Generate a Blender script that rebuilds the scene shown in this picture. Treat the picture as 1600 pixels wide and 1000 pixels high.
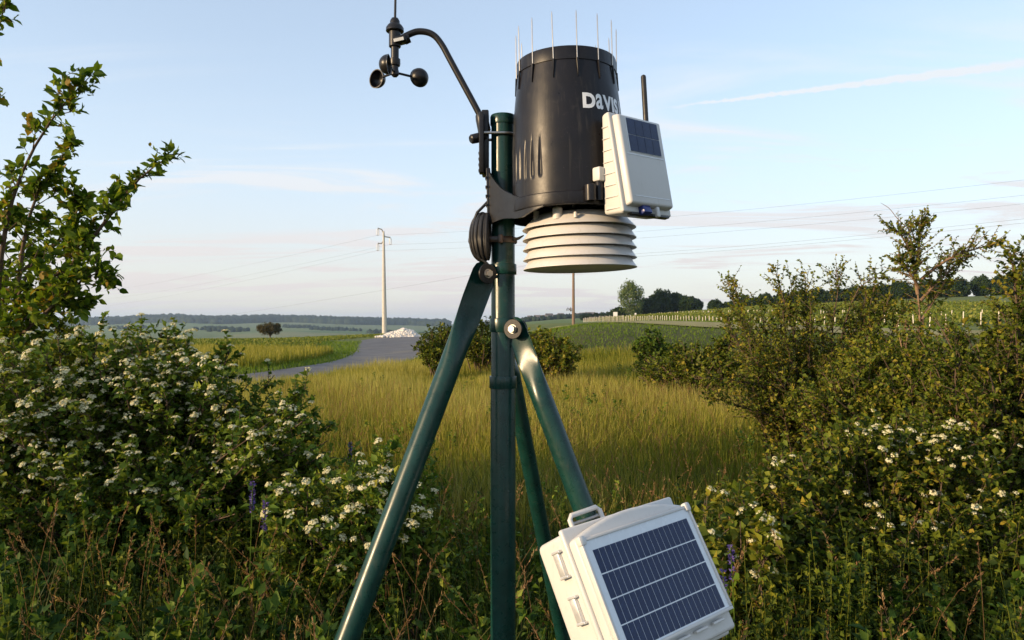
import bpy, bmesh, math, random
import numpy as np
from mathutils import Vector, Matrix, Quaternion

for o in list(bpy.data.objects):
    bpy.data.objects.remove(o, do_unlink=True)
SC = bpy.context.scene
COL = SC.collection
R = math.radians

# ------------------------------------------------------------------ camera
F = 1111.0                      # focal length in pixels of a 1600 px wide frame
EYE = 1.6
PITCH = math.atan(7.0 / F)
cam_d = bpy.data.cameras.new("camera")
cam_d.sensor_width = 36.0
cam_d.lens = 36.0 * F / 1600.0
cam_d.clip_start = 0.05
cam_d.clip_end = 20000.0
cam = bpy.data.objects.new("camera", cam_d)
cam.location = (0, 0, EYE)
cam.rotation_euler = (math.pi / 2 + PITCH, 0, 0)
COL.objects.link(cam)
SC.camera = cam

# ------------------------------------------------------------------ sun, sky, exposure
SUN_EL = R(12.0)
SUN_AZ = R(62.0)                # degrees to the left of straight behind the camera
SUN = Vector((-math.sin(SUN_AZ) * math.cos(SUN_EL), -math.cos(SUN_AZ) * math.cos(SUN_EL), math.sin(SUN_EL)))
sun_d = bpy.data.lights.new("sun", 'SUN')
sun_d.energy = 3.5
sun_d.angle = R(0.6)
sun_d.color = (1.0, 0.72, 0.42)
sun = bpy.data.objects.new("sun", sun_d)
sun.rotation_euler = SUN.to_track_quat('Z', 'Y').to_euler()
sun.location = SUN * 50
COL.objects.link(sun)

SC.view_settings.view_transform = 'Standard'
SC.view_settings.look = 'None'
SC.view_settings.gamma = 1.0
SC.view_settings.use_curve_mapping = False
SC.view_settings.exposure = 1.0
SC.render.engine = 'CYCLES'
SC.cycles.use_denoising = True
SC.cycles.max_bounces = 7
SC.cycles.diffuse_bounces = 3
SC.cycles.glossy_bounces = 3
SC.cycles.transmission_bounces = 4
SC.cycles.transparent_max_bounces = 6
SC.cycles.volume_bounces = 0
SC.cycles.caustics_reflective = False
SC.cycles.caustics_refractive = False
SC.cycles.sample_clamp_indirect = 6.0


def at(px, py, Y):
    """world point on the photograph's ray (px, py) at distance Y in front of the camera"""
    a, b = (px - 800.0) / F, (500.0 - py) / F
    cp, sp = math.cos(PITCH), math.sin(PITCH)
    d = Vector((a, cp - sp * b, sp + cp * b))
    return Vector((0, 0, EYE)) + d * (Y / d.y)


class NT:
    """small node-tree writer"""
    def __init__(s, tree):
        s.t = tree
        s.n = tree.nodes
        s.n.clear()

    def add(s, kind, ins=None, **props):
        n = s.n.new(kind)
        for k, v in props.items():
            setattr(n, k, v)
        for k, v in (ins or {}).items():
            sock = n.inputs[k]
            if isinstance(v, bpy.types.NodeSocket):
                s.t.links.new(v, sock)
            else:
                sock.default_value = v
        return n

    def math(s, op, a, b=None, c=None, clamp=False):
        ins = {0: a}
        if b is not None:
            ins[1] = b
        if c is not None:
            ins[2] = c
        return s.add('ShaderNodeMath', ins, operation=op, use_clamp=clamp).outputs[0]

    def vmath(s, op, a, b=None, out=0):
        ins = {0: a}
        if b is not None:
            ins[1] = b
        return s.add('ShaderNodeVectorMath', ins, operation=op).outputs[out]

    def smooth(s, v, lo, hi, o0=0.0, o1=1.0):
        return s.add('ShaderNodeMapRange', {0: v, 1: lo, 2: hi, 3: o0, 4: o1}, interpolation_type='SMOOTHSTEP').outputs[0]

    def mix(s, f, a, b, mode='MIX'):
        n = s.add('ShaderNodeMix', data_type='RGBA', blend_type=mode)
        for i, v in ((0, f), (6, a), (7, b)):
            if isinstance(v, bpy.types.NodeSocket):
                s.t.links.new(v, n.inputs[i])
            else:
                n.inputs[i].default_value = v
        return n.outputs[2]

    def ramp(s, f, stops):
        n = s.add('ShaderNodeValToRGB', {0: f})
        e = n.color_ramp.elements
        while len(e) > 1:
            e.remove(e[-1])
        e[0].position, e[0].color = stops[0][0], (*stops[0][1], 1)
        for p, c in stops[1:]:
            k = e.new(p)
            k.color = (*c, 1)
        return n.outputs[0]

    def noise(s, vec, scale, detail=4.0, rough=0.55, dist=0.0):
        ins = {'Scale': scale, 'Detail': detail, 'Roughness': rough, 'Distortion': dist}
        if vec is not None:
            ins['Vector'] = vec
        return s.add('ShaderNodeTexNoise', ins).outputs[0]


# world: Nishita sky with thin cirrus and one contrail
SKY_STRENGTH = 0.15
world = bpy.data.worlds.new("World")
SC.world = world
world.use_nodes = True
w = NT(world.node_tree)
sky = w.add('ShaderNodeTexSky', sky_type='NISHITA')
sky.sun_disc = False
sky.sun_elevation = SUN_EL
sky.sun_rotation = math.atan2(SUN.x, SUN.y)
sky.altitude = 150.0
sky.air_density = 1.0
sky.dust_density = 0.7
sky.ozone_density = 1.6
dirv = w.add('ShaderNodeTexCoord').outputs['Generated']
sep = w.add('ShaderNodeSeparateXYZ', {0: dirv})
dz = sep.outputs[2]
den = w.math('ADD', w.math('MAXIMUM', dz, 0.0), 0.10)
px_ = w.math('DIVIDE', sep.outputs[0], den)
py_ = w.math('DIVIDE', sep.outputs[1], den)
plane = w.add('ShaderNodeCombineXYZ', {0: px_, 1: py_, 2: 0.0}).outputs[0]
rot = w.add('ShaderNodeMapping', {'Vector': plane, 'Rotation': (0, 0, R(28)), 'Scale': (0.45, 1.5, 1.0)}).outputs[0]
n1 = w.noise(rot, 1.15, 7.0, 0.60, 0.9)
n2 = w.noise(w.add('ShaderNodeMapping', {'Vector': plane, 'Location': (3.1, 1.7, 0)}).outputs[0], 0.42, 2.0, 0.5)
cm = w.math('MULTIPLY', w.smooth(n1, 0.47, 0.70), w.smooth(n2, 0.30, 0.52))
lowband = w.smooth(dz, 0.42, 0.16)
cm = w.math('MULTIPLY', cm, lowband)
veil = w.add('ShaderNodeMapRange', {0: w.smooth(dz, 0.42, 0.0), 1: 0.0, 2: 1.0, 3: 0.40, 4: 0.80}).outputs[0]
cm = w.math('ADD', w.math('MULTIPLY', cm, 0.95), veil, clamp=True)
# contrail along a great circle
A_ = (at(1010, 172, 1.0) - Vector((0, 0, EYE))).normalized()
B_ = (at(1600, 99, 1.0) - Vector((0, 0, EYE))).normalized()
N_ = A_.cross(B_).normalized()
T_ = N_.cross(A_).normalized()
LEN = math.acos(A_.dot(B_))
tt = w.math('DIVIDE', w.math('ARCTAN2', w.vmath('DOT_PRODUCT', dirv, tuple(T_), 1), w.vmath('DOT_PRODUCT', dirv, tuple(A_), 1)), LEN)
wob = w.math('MULTIPLY', w.math('SUBTRACT', w.noise(dirv, 38.0, 3.0, 0.6), 0.5), 0.010)
off = w.math('ADD', w.math('ABSOLUTE', w.math('ADD', w.vmath('DOT_PRODUCT', dirv, tuple(N_), 1), w.math('MULTIPLY', wob, 0.5))), w.math('MULTIPLY', w.math('SUBTRACT', w.noise(dirv, 110.0, 3.0, 0.6), 0.5), 0.006))
wid = w.add('ShaderNodeMapRange', {0: tt, 1: 0.0, 2: 1.0, 3: 0.0016, 4: 0.0075}).outputs[0]
line = w.math('SUBTRACT', 1.0, w.smooth(w.math('DIVIDE', off, wid), 0.15, 1.0))
ends = w.math('MULTIPLY', w.smooth(tt, -0.05, 0.35), w.smooth(tt, 1.25, 0.80))
trail = w.math('MULTIPLY', w.math('MULTIPLY', line, ends), 0.62)
cm = w.math('ADD', cm, w.math('MULTIPLY', trail, 1.1), clamp=True)
skyc = w.mix(1.0, sky.outputs[0], (0.95, 1.02, 1.08, 1), 'MULTIPLY')
cloud_col = w.mix(w.smooth(dz, 0.03, 0.22), (2.98, 2.74, 2.62, 1), (2.9, 3.08, 3.28, 1))
col = w.mix(cm, skyc, cloud_col)
bg = w.add('ShaderNodeBackground', {0: col, 1: SKY_STRENGTH})
w.t.links.new(bg.outputs[0], w.add('ShaderNodeOutputWorld').inputs[0])


# ------------------------------------------------------------------ materials
def bsdf_out(nt, base, rough=0.5, metal=0.0, spec=0.5, normal=None, coat=0.0, coat_rough=0.1):
    ins = {'Base Color': base, 'Roughness': rough, 'Metallic': metal, 'Specular IOR Level': spec, 'Coat Weight': coat, 'Coat Roughness': coat_rough}
    if normal is not None:
        ins['Normal'] = normal
    b = nt.add('ShaderNodeBsdfPrincipled', ins)
    nt.t.links.new(b.outputs[0], nt.add('ShaderNodeOutputMaterial').inputs[0])
    return b


def new_mat(name):
    m = bpy.data.materials.new(name)
    m.use_nodes = True
    return m, NT(m.node_tree)


def surf(name, c, rough=0.5, metal=0.0, spec=0.5, var=0.12, scale=30.0, bump=0.0, bscale=200.0, dirt=None, dirt_amt=0.0, coat=0.0, streak=0.0):
    """painted, plastic, metal or mineral surface with colour variation, specks and a fine bump"""
    m, n = new_mat(name)
    co = n.add('ShaderNodeTexCoord').outputs['Object']
    f = n.noise(co, scale, 5.0, 0.6)
    lo = tuple(v * (1 - var) for v in c)
    hi = tuple(min(1, v * (1 + var)) for v in c)
    base = n.ramp(f, [(0.3, lo), (0.7, hi)])
    if dirt:
        d = n.math('MULTIPLY', n.smooth(n.noise(co, scale * 2.3, 8.0, 0.7), 0.56, 0.72), dirt_amt)
        base = n.mix(d, base, (*dirt, 1))
    if streak:
        sv = n.add('ShaderNodeMapping', {'Vector': co, 'Scale': (150.0, 150.0, 9.0)}).outputs[0]
        sm = n.math('MULTIPLY', n.smooth(n.noise(sv, 1.0, 4.0, 0.65), 0.55, 0.80), streak)
        base = n.mix(sm, base, (*dirt, 1))
        fine = n.math('MULTIPLY', n.smooth(n.noise(co, 420.0, 2.0, 0.5), 0.70, 0.78), min(1.0, streak * 1.4))
        base = n.mix(fine, base, (*dirt, 1))
    rr = n.add('ShaderNodeMapRange', {0: n.noise(co, scale * 1.7, 4.0, 0.6), 1: 0.3, 2: 0.7, 3: max(0.02, rough * 0.8), 4: min(1, rough * 1.2)}).outputs[0]
    nrm = None
    if bump:
        nrm = n.add('ShaderNodeBump', {'Strength': bump, 'Distance': 0.001, 'Height': n.noise(co, bscale, 3.0, 0.6)}).outputs[0]
    bsdf_out(n, base, rr, metal, spec, nrm, coat)
    return m


def leafmat(name, stops, rough=0.55, spec=0.12, trans=0.3):
    m, n = new_mat(name)
    t = n.add('ShaderNodeAttribute', attribute_name='tint', attribute_type='GEOMETRY').outputs['Fac']
    c = n.ramp(t, stops)
    b = n.add('ShaderNodeBsdfPrincipled', {'Base Color': c, 'Roughness': rough, 'Specular IOR Level': spec})
    tr = n.add('ShaderNodeBsdfTranslucent', {0: n.mix(1.0, c, (1.25, 1.25, 0.55, 1), 'MULTIPLY')})
    ms = n.add('ShaderNodeMixShader', {0: trans, 1: b.outputs[0], 2: tr.outputs[0]})
    n.t.links.new(ms.outputs[0], n.add('ShaderNodeOutputMaterial').inputs[0])
    return m


M = {}
M['green_paint'] = surf('green_paint', (0.0050, 0.033, 0.027), 0.30, 0, 0.36, 0.25, 40, 0.06, 900, (0.06, 0.065, 0.048), 0.35, streak=0.5)
M['black_plastic'] = surf('black_plastic', (0.012, 0.0115, 0.0125), 0.34, 0, 0.32, 0.25, 40, 0.10, 1500, (0.10, 0.095, 0.085), 0.10)
M['gauge_plastic'] = surf('gauge_plastic', (0.010, 0.0095, 0.012), 0.34, 0, 0.25, 0.2, 25, 0.10, 2200, (0.07, 0.065, 0.055), 0.22, streak=0.45)
M['black_rubber'] = surf('black_rubber', (0.016, 0.015, 0.015), 0.45, 0, 0.4, 0.2, 60, 0.1, 900)
M['brown_tie'] = surf('brown_tie', (0.045, 0.026, 0.016), 0.4, 0, 0.5, 0.2, 60)
M['white_plastic'] = surf('white_plastic', (0.57, 0.55, 0.53), 0.42, 0, 0.4, 0.03, 20, 0.03, 900, (0.36, 0.31, 0.25), 0.30, streak=0.35)
M['box_white'] = surf('box_white', (0.55, 0.545, 0.525), 0.40, 0, 0.4, 0.04, 12, 0.05, 1100, (0.36, 0.33, 0.28), 0.22, streak=0.3)
M['steel'] = surf('steel', (0.42, 0.40, 0.37), 0.34, 1.0, 0.5, 0.1, 80)
M['aluminium'] = surf('aluminium', (0.70, 0.71, 0.72), 0.42, 0.6, 0.5, 0.05, 60, 0.05, 1200)
M['clear_plastic'] = surf('clear_plastic', (0.55, 0.55, 0.53), 0.2, 0, 0.5, 0.1, 60)
M['blue_tab'] = surf('blue_tab', (0.018, 0.03, 0.16), 0.35, 0, 0.5, 0.1, 60)
M['letter_white'] = surf('letter_white', (0.74, 0.77, 0.80), 0.45, 0, 0.4, 0.05, 60)
M['sheet_white'] = surf('sheet_white', (0.66, 0.70, 0.73), 0.25, 0, 0.5, 0.03, 60, coat=0.4)
M['concrete'] = surf('concrete', (0.50, 0.47, 0.42), 0.8, 0, 0.3, 0.15, 3, 0.2, 40)
M['galv'] = surf('galv', (0.30, 0.31, 0.32), 0.5, 0.6, 0.5, 0.1, 5)
M['insulator'] = surf('insulator', (0.35, 0.37, 0.38), 0.3, 0, 0.5, 0.1, 5)
M['wood_pole'] = surf('wood_pole', (0.19, 0.13, 0.09), 0.8, 0, 0.3, 0.25, 6, 0.3, 60)
M['bark'] = surf('bark', (0.11, 0.075, 0.05), 0.9, 0, 0.2, 0.35, 30, 0.5, 180)
M['bark_pale'] = surf('bark_pale', (0.20, 0.13, 0.08), 0.85, 0, 0.2, 0.35, 30, 0.5, 180)
M['wire'] = surf('wire', (0.10, 0.10, 0.11), 0.5, 0.5, 0.5, 0.1, 2)
M['post_pale'] = surf('post_pale', (0.62, 0.56, 0.46), 0.8, 0, 0.3, 0.15, 4)
M['gravel'] = surf('gravel', (0.62, 0.58, 0.52), 0.9, 0, 0.2, 0.2, 6, 0.4, 40)
M['line_paint'] = surf('line_paint', (0.72, 0.71, 0.68), 0.7, 0, 0.3, 0.2, 12, 0, 1, (0.2, 0.2, 0.2), 0.6)
M['house_wall'] = surf('house_wall', (0.42, 0.42, 0.42), 0.9, 0, 0.2, 0.1, 1)
M['house_roof'] = surf('house_roof', (0.11, 0.10, 0.10), 0.9, 0, 0.2, 0.2, 1)
M['house_glass'] = surf('house_glass', (0.05, 0.06, 0.07), 0.15, 0, 0.5, 0.1, 1)
M['sign_white'] = surf('sign_white', (0.78, 0.76, 0.72), 0.6, 0, 0.3, 0.05, 2)
M['petal'] = leafmat('petal', [(0.0, (0.4400, 0.3880, 0.1955)), (0.35, (0.6000, 0.5626, 0.3485)), (1.0, (0.7200, 0.6790, 0.4675))], 0.7, 0.2, 0.25)
M['petal_purple'] = leafmat('petal_purple', [(0.0, (0.07, 0.05, 0.20)), (1.0, (0.16, 0.11, 0.36))], 0.6, 0.2, 0.25)

# solar cells: polycrystalline silicon under glass
m, n = new_mat('solar_cell')
co = n.add('ShaderNodeTexCoord').outputs['Object']
oi = n.add('ShaderNodeObjectInfo').outputs['Random']
vo = n.add('ShaderNodeTexVoronoi', {'Vector': co, 'Scale': 320.0}).outputs['Color']
grain = n.add('ShaderNodeSeparateColor', {0: vo}).outputs[0]
c = n.ramp(grain, [(0.0, (0.012, 0.022, 0.062)), (1.0, (0.020, 0.036, 0.098))])
c = n.mix(n.math('MULTIPLY', oi, 0.35), c, (0.008, 0.014, 0.05, 1))
bsdf_out(n, c, 0.34, 0, 0.25, None, 0.12, 0.05)
M['cell'] = m

M['leaf_dogwood'] = leafmat('leaf_dogwood', [(0.0, (0.0176, 0.0462, 0.0070)), (0.5, (0.1012, 0.1628, 0.0200)), (0.85, (0.2035, 0.2420, 0.0300)), (1.0, (0.2640, 0.2530, 0.0350))])
M['leaf_plum'] = leafmat('leaf_plum', [(0.0, (0.0276, 0.0624, 0.0066)), (0.55, (0.1207, 0.1860, 0.0176)), (0.9, (0.2070, 0.2400, 0.0242)), (1.0, (0.2530, 0.1680, 0.0220))], trans=0.4)
M['leaf_thorn'] = leafmat('leaf_thorn', [(0.0, (0.0202, 0.0360, 0.0044)), (0.45, (0.1098, 0.1464, 0.0154)), (0.8, (0.2128, 0.2136, 0.0242)), (1.0, (0.2800, 0.2160, 0.0286))])
M['leaf_dark'] = leafmat('leaf_dark', [(0.0, (0.0120, 0.0300, 0.0072)), (0.6, (0.0260, 0.0500, 0.0108)), (1.0, (0.0500, 0.0700, 0.0132))], trans=0.15)
M['leaf_light'] = leafmat('leaf_light', [(0.0, (0.0660, 0.1092, 0.0300)), (0.6, (0.1045, 0.1495, 0.0400)), (1.0, (0.1650, 0.1840, 0.0550))])
M['leaf_rust'] = leafmat('leaf_rust', [(0.0, (0.045, 0.048, 0.014)), (0.6, (0.085, 0.066, 0.02)), (1.0, (0.12, 0.085, 0.026))])
M['leaf_vine'] = leafmat('leaf_vine', [(0.0, (0.09, 0.13, 0.02)), (0.6, (0.16, 0.19, 0.032)), (1.0, (0.24, 0.23, 0.05))])
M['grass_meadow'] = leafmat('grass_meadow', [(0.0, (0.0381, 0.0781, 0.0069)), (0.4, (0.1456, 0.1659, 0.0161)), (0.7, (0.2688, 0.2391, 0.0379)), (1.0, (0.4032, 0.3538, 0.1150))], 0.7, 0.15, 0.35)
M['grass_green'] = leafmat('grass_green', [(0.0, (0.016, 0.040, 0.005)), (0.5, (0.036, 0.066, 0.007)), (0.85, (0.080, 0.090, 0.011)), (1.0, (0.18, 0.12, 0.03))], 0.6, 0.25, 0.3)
M['grass_bank'] = leafmat('grass_bank', [(0.0, (0.065, 0.115, 0.014)), (0.5, (0.115, 0.18, 0.022)), (1.0, (0.21, 0.235, 0.036))], 0.7, 0.1, 0.35)
M['seedhead'] = leafmat('seedhead', [(0.0, (0.16, 0.085, 0.045)), (0.6, (0.28, 0.16, 0.075)), (1.0, (0.42, 0.30, 0.15))], 0.8, 0.1, 0.35)
M['forest_far'] = leafmat('forest_far', [(0.0, (0.0112, 0.0210, 0.0128)), (1.0, (0.0245, 0.0385, 0.0176))], 0.9, 0.1, 0.0)

# asphalt
m, n = new_mat('asphalt')
co = n.add('ShaderNodeTexCoord').outputs['Object']
c = n.ramp(n.noise(co, 0.6, 6, 0.65), [(0.3, (0.095, 0.094, 0.10)), (0.7, (0.165, 0.16, 0.158))])
c = n.mix(n.smooth(n.noise(co, 60, 2, 0.7), 0.55, 0.75), c, (0.23, 0.22, 0.21, 1))
c = n.mix(n.math('MULTIPLY', n.smooth(n.noise(co, 0.23, 7, 0.7, 0.6), 0.52, 0.66), 0.55), c, (0.21, 0.185, 0.14, 1))
bsdf_out(n, c, 0.9, 0, 0.15, n.add('ShaderNodeBump', {'Strength': 0.4, 'Distance': 0.01, 'Height': n.noise(co, 90, 3, 0.6)}).outputs[0])
M['asphalt'] = m


# ------------------------------------------------------------------ mesh helpers
def empty(name, loc, label, cat, group=None, rot=(0, 0, 0)):
    o = bpy.data.objects.new(name, None)
    o.empty_display_size = 0.1
    o.location = loc
    o.rotation_euler = rot
    COL.objects.link(o)
    tag(o, label, cat, group)
    return o


def tag(o, label=None, cat=None, group=None, kind=None):
    if label:
        o['label'] = label
    if cat:
        o['category'] = cat
    if group:
        o['group'] = group
    if kind:
        o['kind'] = kind
    return o


def link(name, me, parent=None, loc=None, rot=None, kind=None):
    o = bpy.data.objects.new(name, me)
    COL.objects.link(o)
    if parent is not None:
        o.parent = parent
    if loc is not None:
        o.location = loc
    if rot is not None:
        if isinstance(rot, Quaternion):
            o.rotation_mode = 'QUATERNION'
            o.rotation_quaternion = rot
        else:
            o.rotation_euler = rot
    if kind:
        o['kind'] = kind
    return o


class MB:
    """collects geometry; build() links it as one mesh object"""
    def __init__(s, origin=(0, 0, 0)):
        s.v, s.f = [], []
        s.o = Vector(origin)

    def add(s, vs, fs):
        k = len(s.v)
        s.v.extend([tuple(Vector(v) - s.o) for v in vs])
        s.f.extend([tuple(i + k for i in f) for f in fs])
        return s

    def lathe(s, prof, n=48, c=(0, 0, 0), axis=None, rfun=None, cap0=False, cap1=False):
        q = Vector((0, 0, 1)).rotation_difference(Vector(axis)) if axis is not None else None
        vs, fs = [], []
        for (r, z) in prof:
            for i in range(n):
                a = 2 * math.pi * i / n
                rr = rfun(r, z, a) if rfun else r
                p = Vector((rr * math.cos(a), rr * math.sin(a), z))
                if q:
                    p = q @ p
                vs.append(p + Vector(c))
        for j in range(len(prof) - 1):
            for i in range(n):
                k = (i + 1) % n
                fs.append((j * n + i, j * n + k, (j + 1) * n + k, (j + 1) * n + i))
        if cap0:
            fs.append(tuple(reversed(range(n))))
        if cap1:
            fs.append(tuple((len(prof) - 1) * n + i for i in range(n)))
        return s.add(vs, fs)

    def tube(s, pts, rad, n=12, cap=True, flat=None, closed=False):
        """swept tube; flat[i]=(a,b) gives an elliptical section along the frame's two axes"""
        pts = [Vector(p) for p in pts]
        m_ = len(pts)
        if not hasattr(rad, '__len__'):
            rad = [rad] * m_
        vs, fs = [], []
        u = None
        for i, p in enumerate(pts):
            if closed:
                t = (pts[(i + 1) % m_] - pts[i - 1]).normalized()
            else:
                t = (pts[min(i + 1, m_ - 1)] - pts[max(i - 1, 0)]).normalized()
            if u is None:
                ref = Vector((0, 0, 1)) if abs(t.z) < 0.95 else Vector((1, 0, 0))
                if flat is not None and len(flat) > m_:
                    ref = Vector(flat[m_])
                u = t.cross(ref).normalized()
            else:
                u = (u - t * u.dot(t)).normalized()
            v = t.cross(u)
            a, b = (rad[i], rad[i]) if flat is None else flat[i]
            for k in range(n):
                g = 2 * math.pi * k / n
                vs.append(p + u * (a * math.cos(g)) + v * (b * math.sin(g)))
        for i in range(m_ if closed else m_ - 1):
            j = (i + 1) % m_
            for k in range(n):
                l = (k + 1) % n
                fs.append((i * n + k, i * n + l, j * n + l, j * n + k))
        if cap and not closed:
            fs.append(tuple(reversed(range(n))))
            fs.append(tuple((m_ - 1) * n + k for k in range(n)))
        return s.add(vs, fs)

    def rbox(s, size, bev=0.002, mat=None, seg=3, taper=None):
        """rounded box centred on the matrix origin; taper(x,y,z)->(x,y,z) reshapes before bevelling"""
        bm = bmesh.new()
        bmesh.ops.create_cube(bm, size=1.0)
        for v in bm.verts:
            v.co = Vector((v.co.x * size[0], v.co.y * size[1], v.co.z * size[2]))
            if taper:
                v.co = Vector(taper(*v.co))
        if bev > 0:
            bmesh.ops.bevel(bm, geom=bm.edges[:], offset=bev, segments=seg, profile=0.5, affect='EDGES')
        bm.verts.index_update()
        mt = mat or Matrix()
        s.add([mt @ v.co for v in bm.verts], [[v.index for v in f.verts] for f in bm.faces])
        bm.free()
        return s

    def prism(s, poly, d, mat, bev=0.0, seg=2):
        """polygon in the matrix' xy plane, extruded by d along its z"""
        bm = bmesh.new()
        vs = [bm.verts.new((x, y, 0)) for x, y in poly]
        fc = bm.faces.new(vs)
        r = bmesh.ops.extrude_face_region(bm, geom=[fc])
        for e in r['geom']:
            if isinstance(e, bmesh.types.BMVert):
                e.co.z += d
        bmesh.ops.recalc_face_normals(bm, faces=bm.faces[:])
        if bev:
            bmesh.ops.bevel(bm, geom=bm.edges[:], offset=bev, segments=seg, profile=0.5, affect='EDGES')
        bm.verts.index_update()
        s.add([mat @ v.co for v in bm.verts], [[v.index for v in f.verts] for f in bm.faces])
        bm.free()
        return s

    def mesh(s, name, mat, smooth=35):
        me = bpy.data.meshes.new(name)
        me.from_pydata(s.v, [], s.f)
        bm = bmesh.new()
        bm.from_mesh(me)
        bmesh.ops.recalc_face_normals(bm, faces=bm.faces[:])
        bm.to_mesh(me)
        bm.free()
        if mat:
            me.materials.append(M[mat])
        if smooth:
            me.shade_smooth()
            me.set_sharp_from_angle(angle=R(smooth))
        return me

    def build(s, name, mat, parent=None, smooth=35, **kw):
        return link(name, s.mesh(name, mat, smooth), parent, **kw)


def np_mesh(name, V, T, mat, tint=None, quads=False):
    """fast mesh from numpy arrays of vertices and triangles (or quads)"""
    me = bpy.data.meshes.new(name)
    V = np.asarray(V, np.float32).reshape(-1, 3)
    T = np.asarray(T, np.int32)
    k = T.shape[1]
    me.vertices.add(len(V))
    me.vertices.foreach_set('co', V.ravel())
    me.loops.add(T.size)
    me.loops.foreach_set('vertex_index', T.ravel())
    me.polygons.add(len(T))
    me.polygons.foreach_set('loop_start', np.arange(0, T.size, k, dtype=np.int32))
    if tint is not None:
        a = me.attributes.new('tint', 'FLOAT', 'POINT')
        a.data.foreach_set('value', np.asarray(tint, np.float32).ravel())
    me.update(calc_edges=True)
    me.materials.append(M[mat])
    return me


def unit(a):
    return a / np.maximum(np.linalg.norm(a, axis=-1, keepdims=True), 1e-9)


def leaves_geo(P, D, U, L, W, tint, detail=1, droop=0.15):
    """leaf blades: P base points, D directions, U up hints, L lengths, W half widths"""
    D = unit(D)
    S = unit(np.cross(D, U))
    Nn = np.cross(S, D)
    L = L[:, None]
    W = W[:, None]
    n = len(P)
    if detail == 1:
        tip = P + D * L - Nn * L * droop
        mid = P + D * L * 0.45
        l = mid + S * W + Nn * W * 0.35
        r = mid - S * W + Nn * W * 0.35
        V = np.stack([P, l, tip, r], 1)
        b = (np.arange(n) * 4)[:, None]
        T = np.concatenate([b + [0, 2, 1], b + [0, 3, 2]], 0)
        k = 4
    else:
        def pt(t, sgn, ww):
            return P + D * L * t - Nn * L * droop * t * t + S * W * (sgn * ww) + Nn * W * 0.3 * abs(sgn)
        V = np.stack([pt(0, 0, 0), pt(0.28, 1, 0.85), pt(0.62, 1, 0.85), pt(1.0, 0, 0), pt(0.62, -1, 0.85), pt(0.28, -1, 0.85), pt(0.45, 0, 0)], 1)
        b = (np.arange(n) * 7)[:, None]
        T = np.concatenate([b + list(t) for t in ((6, 0, 1), (6, 1, 2), (6, 2, 3), (6, 3, 4), (6, 4, 5), (6, 5, 0))], 0)
        k = 7
    return V.reshape(-1, 3), T, np.repeat(tint, k)


def tubes_geo(P, Rr, k=3):
    """many tubes at once. P (n,s,3), Rr (n,s)"""
    n, s, _ = P.shape
    t = np.empty_like(P)
    t[:, 1:-1] = P[:, 2:] - P[:, :-2]
    t[:, 0] = P[:, 1] - P[:, 0]
    t[:, -1] = P[:, -1] - P[:, -2]
    t = unit(t)
    ref = np.where(np.abs(t[:, :1, 2:3]) > 0.9, np.array([1.0, 0, 0]), np.array([0, 0, 1.0]))
    u = unit(np.cross(t, np.broadcast_to(ref, t.shape)))
    v = np.cross(t, u)
    g = np.arange(k) * 2 * np.pi / k
    V = P[:, :, None, :] + Rr[:, :, None, None] * (u[:, :, None, :] * np.cos(g)[None, None, :, None] + v[:, :, None, :] * np.sin(g)[None, None, :, None])
    b = (np.arange(n) * s * k)[:, None, None]
    i = np.arange(s - 1)[None, :, None] * k
    a = np.arange(k)[None, None, :]
    a2 = (a + 1) % k
    q = np.stack([b + i + a, b + i + a2, b + i + k + a2, b + i + k + a], -1).reshape(-1, 4)
    T = np.concatenate([q[:, [0, 1, 2]], q[:, [0, 2, 3]]], 0)
    return V.reshape(-1, 3), T


def join_geo(parts):
    Vs, Ts, tn, k = [], [], [], 0
    for p in parts:
        Vs.append(p[0])
        Ts.append(p[1] + k)
        tn.append(p[2] if len(p) > 2 else np.zeros(len(p[0])))
        k += len(p[0])
    return np.concatenate(Vs), np.concatenate(Ts), np.concatenate(tn)


# ------------------------------------------------------------------ terrain
_cp = []
for x in (-14, -7, 0, 7):
    for y in (5, 9, 14):
        _cp.append((x, y, 0.0))
_cp += [(14, 6, 0.1), (14, 14, 0.3), (7, 16, 0.05)]


def _C(px, py, Y):
    p = at(px, py, Y)
    _cp.append((p.x, p.y, p.z))


for x, y in ((-9, 20), (-5, 20), (0, 20), (-8, 27), (-4, 32), (-2, 26), (-6, 45), (-14, 30), (-30, 30)):
    _cp.append((x, y, 0.0))
_C(615, 531, 75); _C(640, 530, 75); _C(500, 534, 62); _C(430, 537, 60); _C(300, 537, 60); _C(100, 537, 60)
_C(601, 521, 137); _C(520, 527, 110); _C(430, 532, 100); _C(300, 534, 100); _C(660, 521, 140); _C(720, 518, 140)
_C(422, 533, 150); _C(300, 540, 150); _C(560, 529, 170); _C(640, 526, 190)
for px, dz_ in ((-400, -14), (0, -14), (300, -14), (600, -12), (680, -9)):
    _cp.append(((px - 800) * 320 / F, 320, dz_))
    _cp.append(((px - 800) * 700 / F, 700, dz_ * 1.9))
for px, e in ((-500, 2), (0, 1), (170, 1), (270, -4), (340, -1), (430, -3), (520, 0), (600, 2), (700, 4)):
    _C(px, 522 + e, 1300)
    _C(px, 510 + e, 2200)
    _C(px, 503 + e, 2900)
    _C(px, 504 + e, 3600)
    _C(px, 512 + e, 6000)
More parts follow.
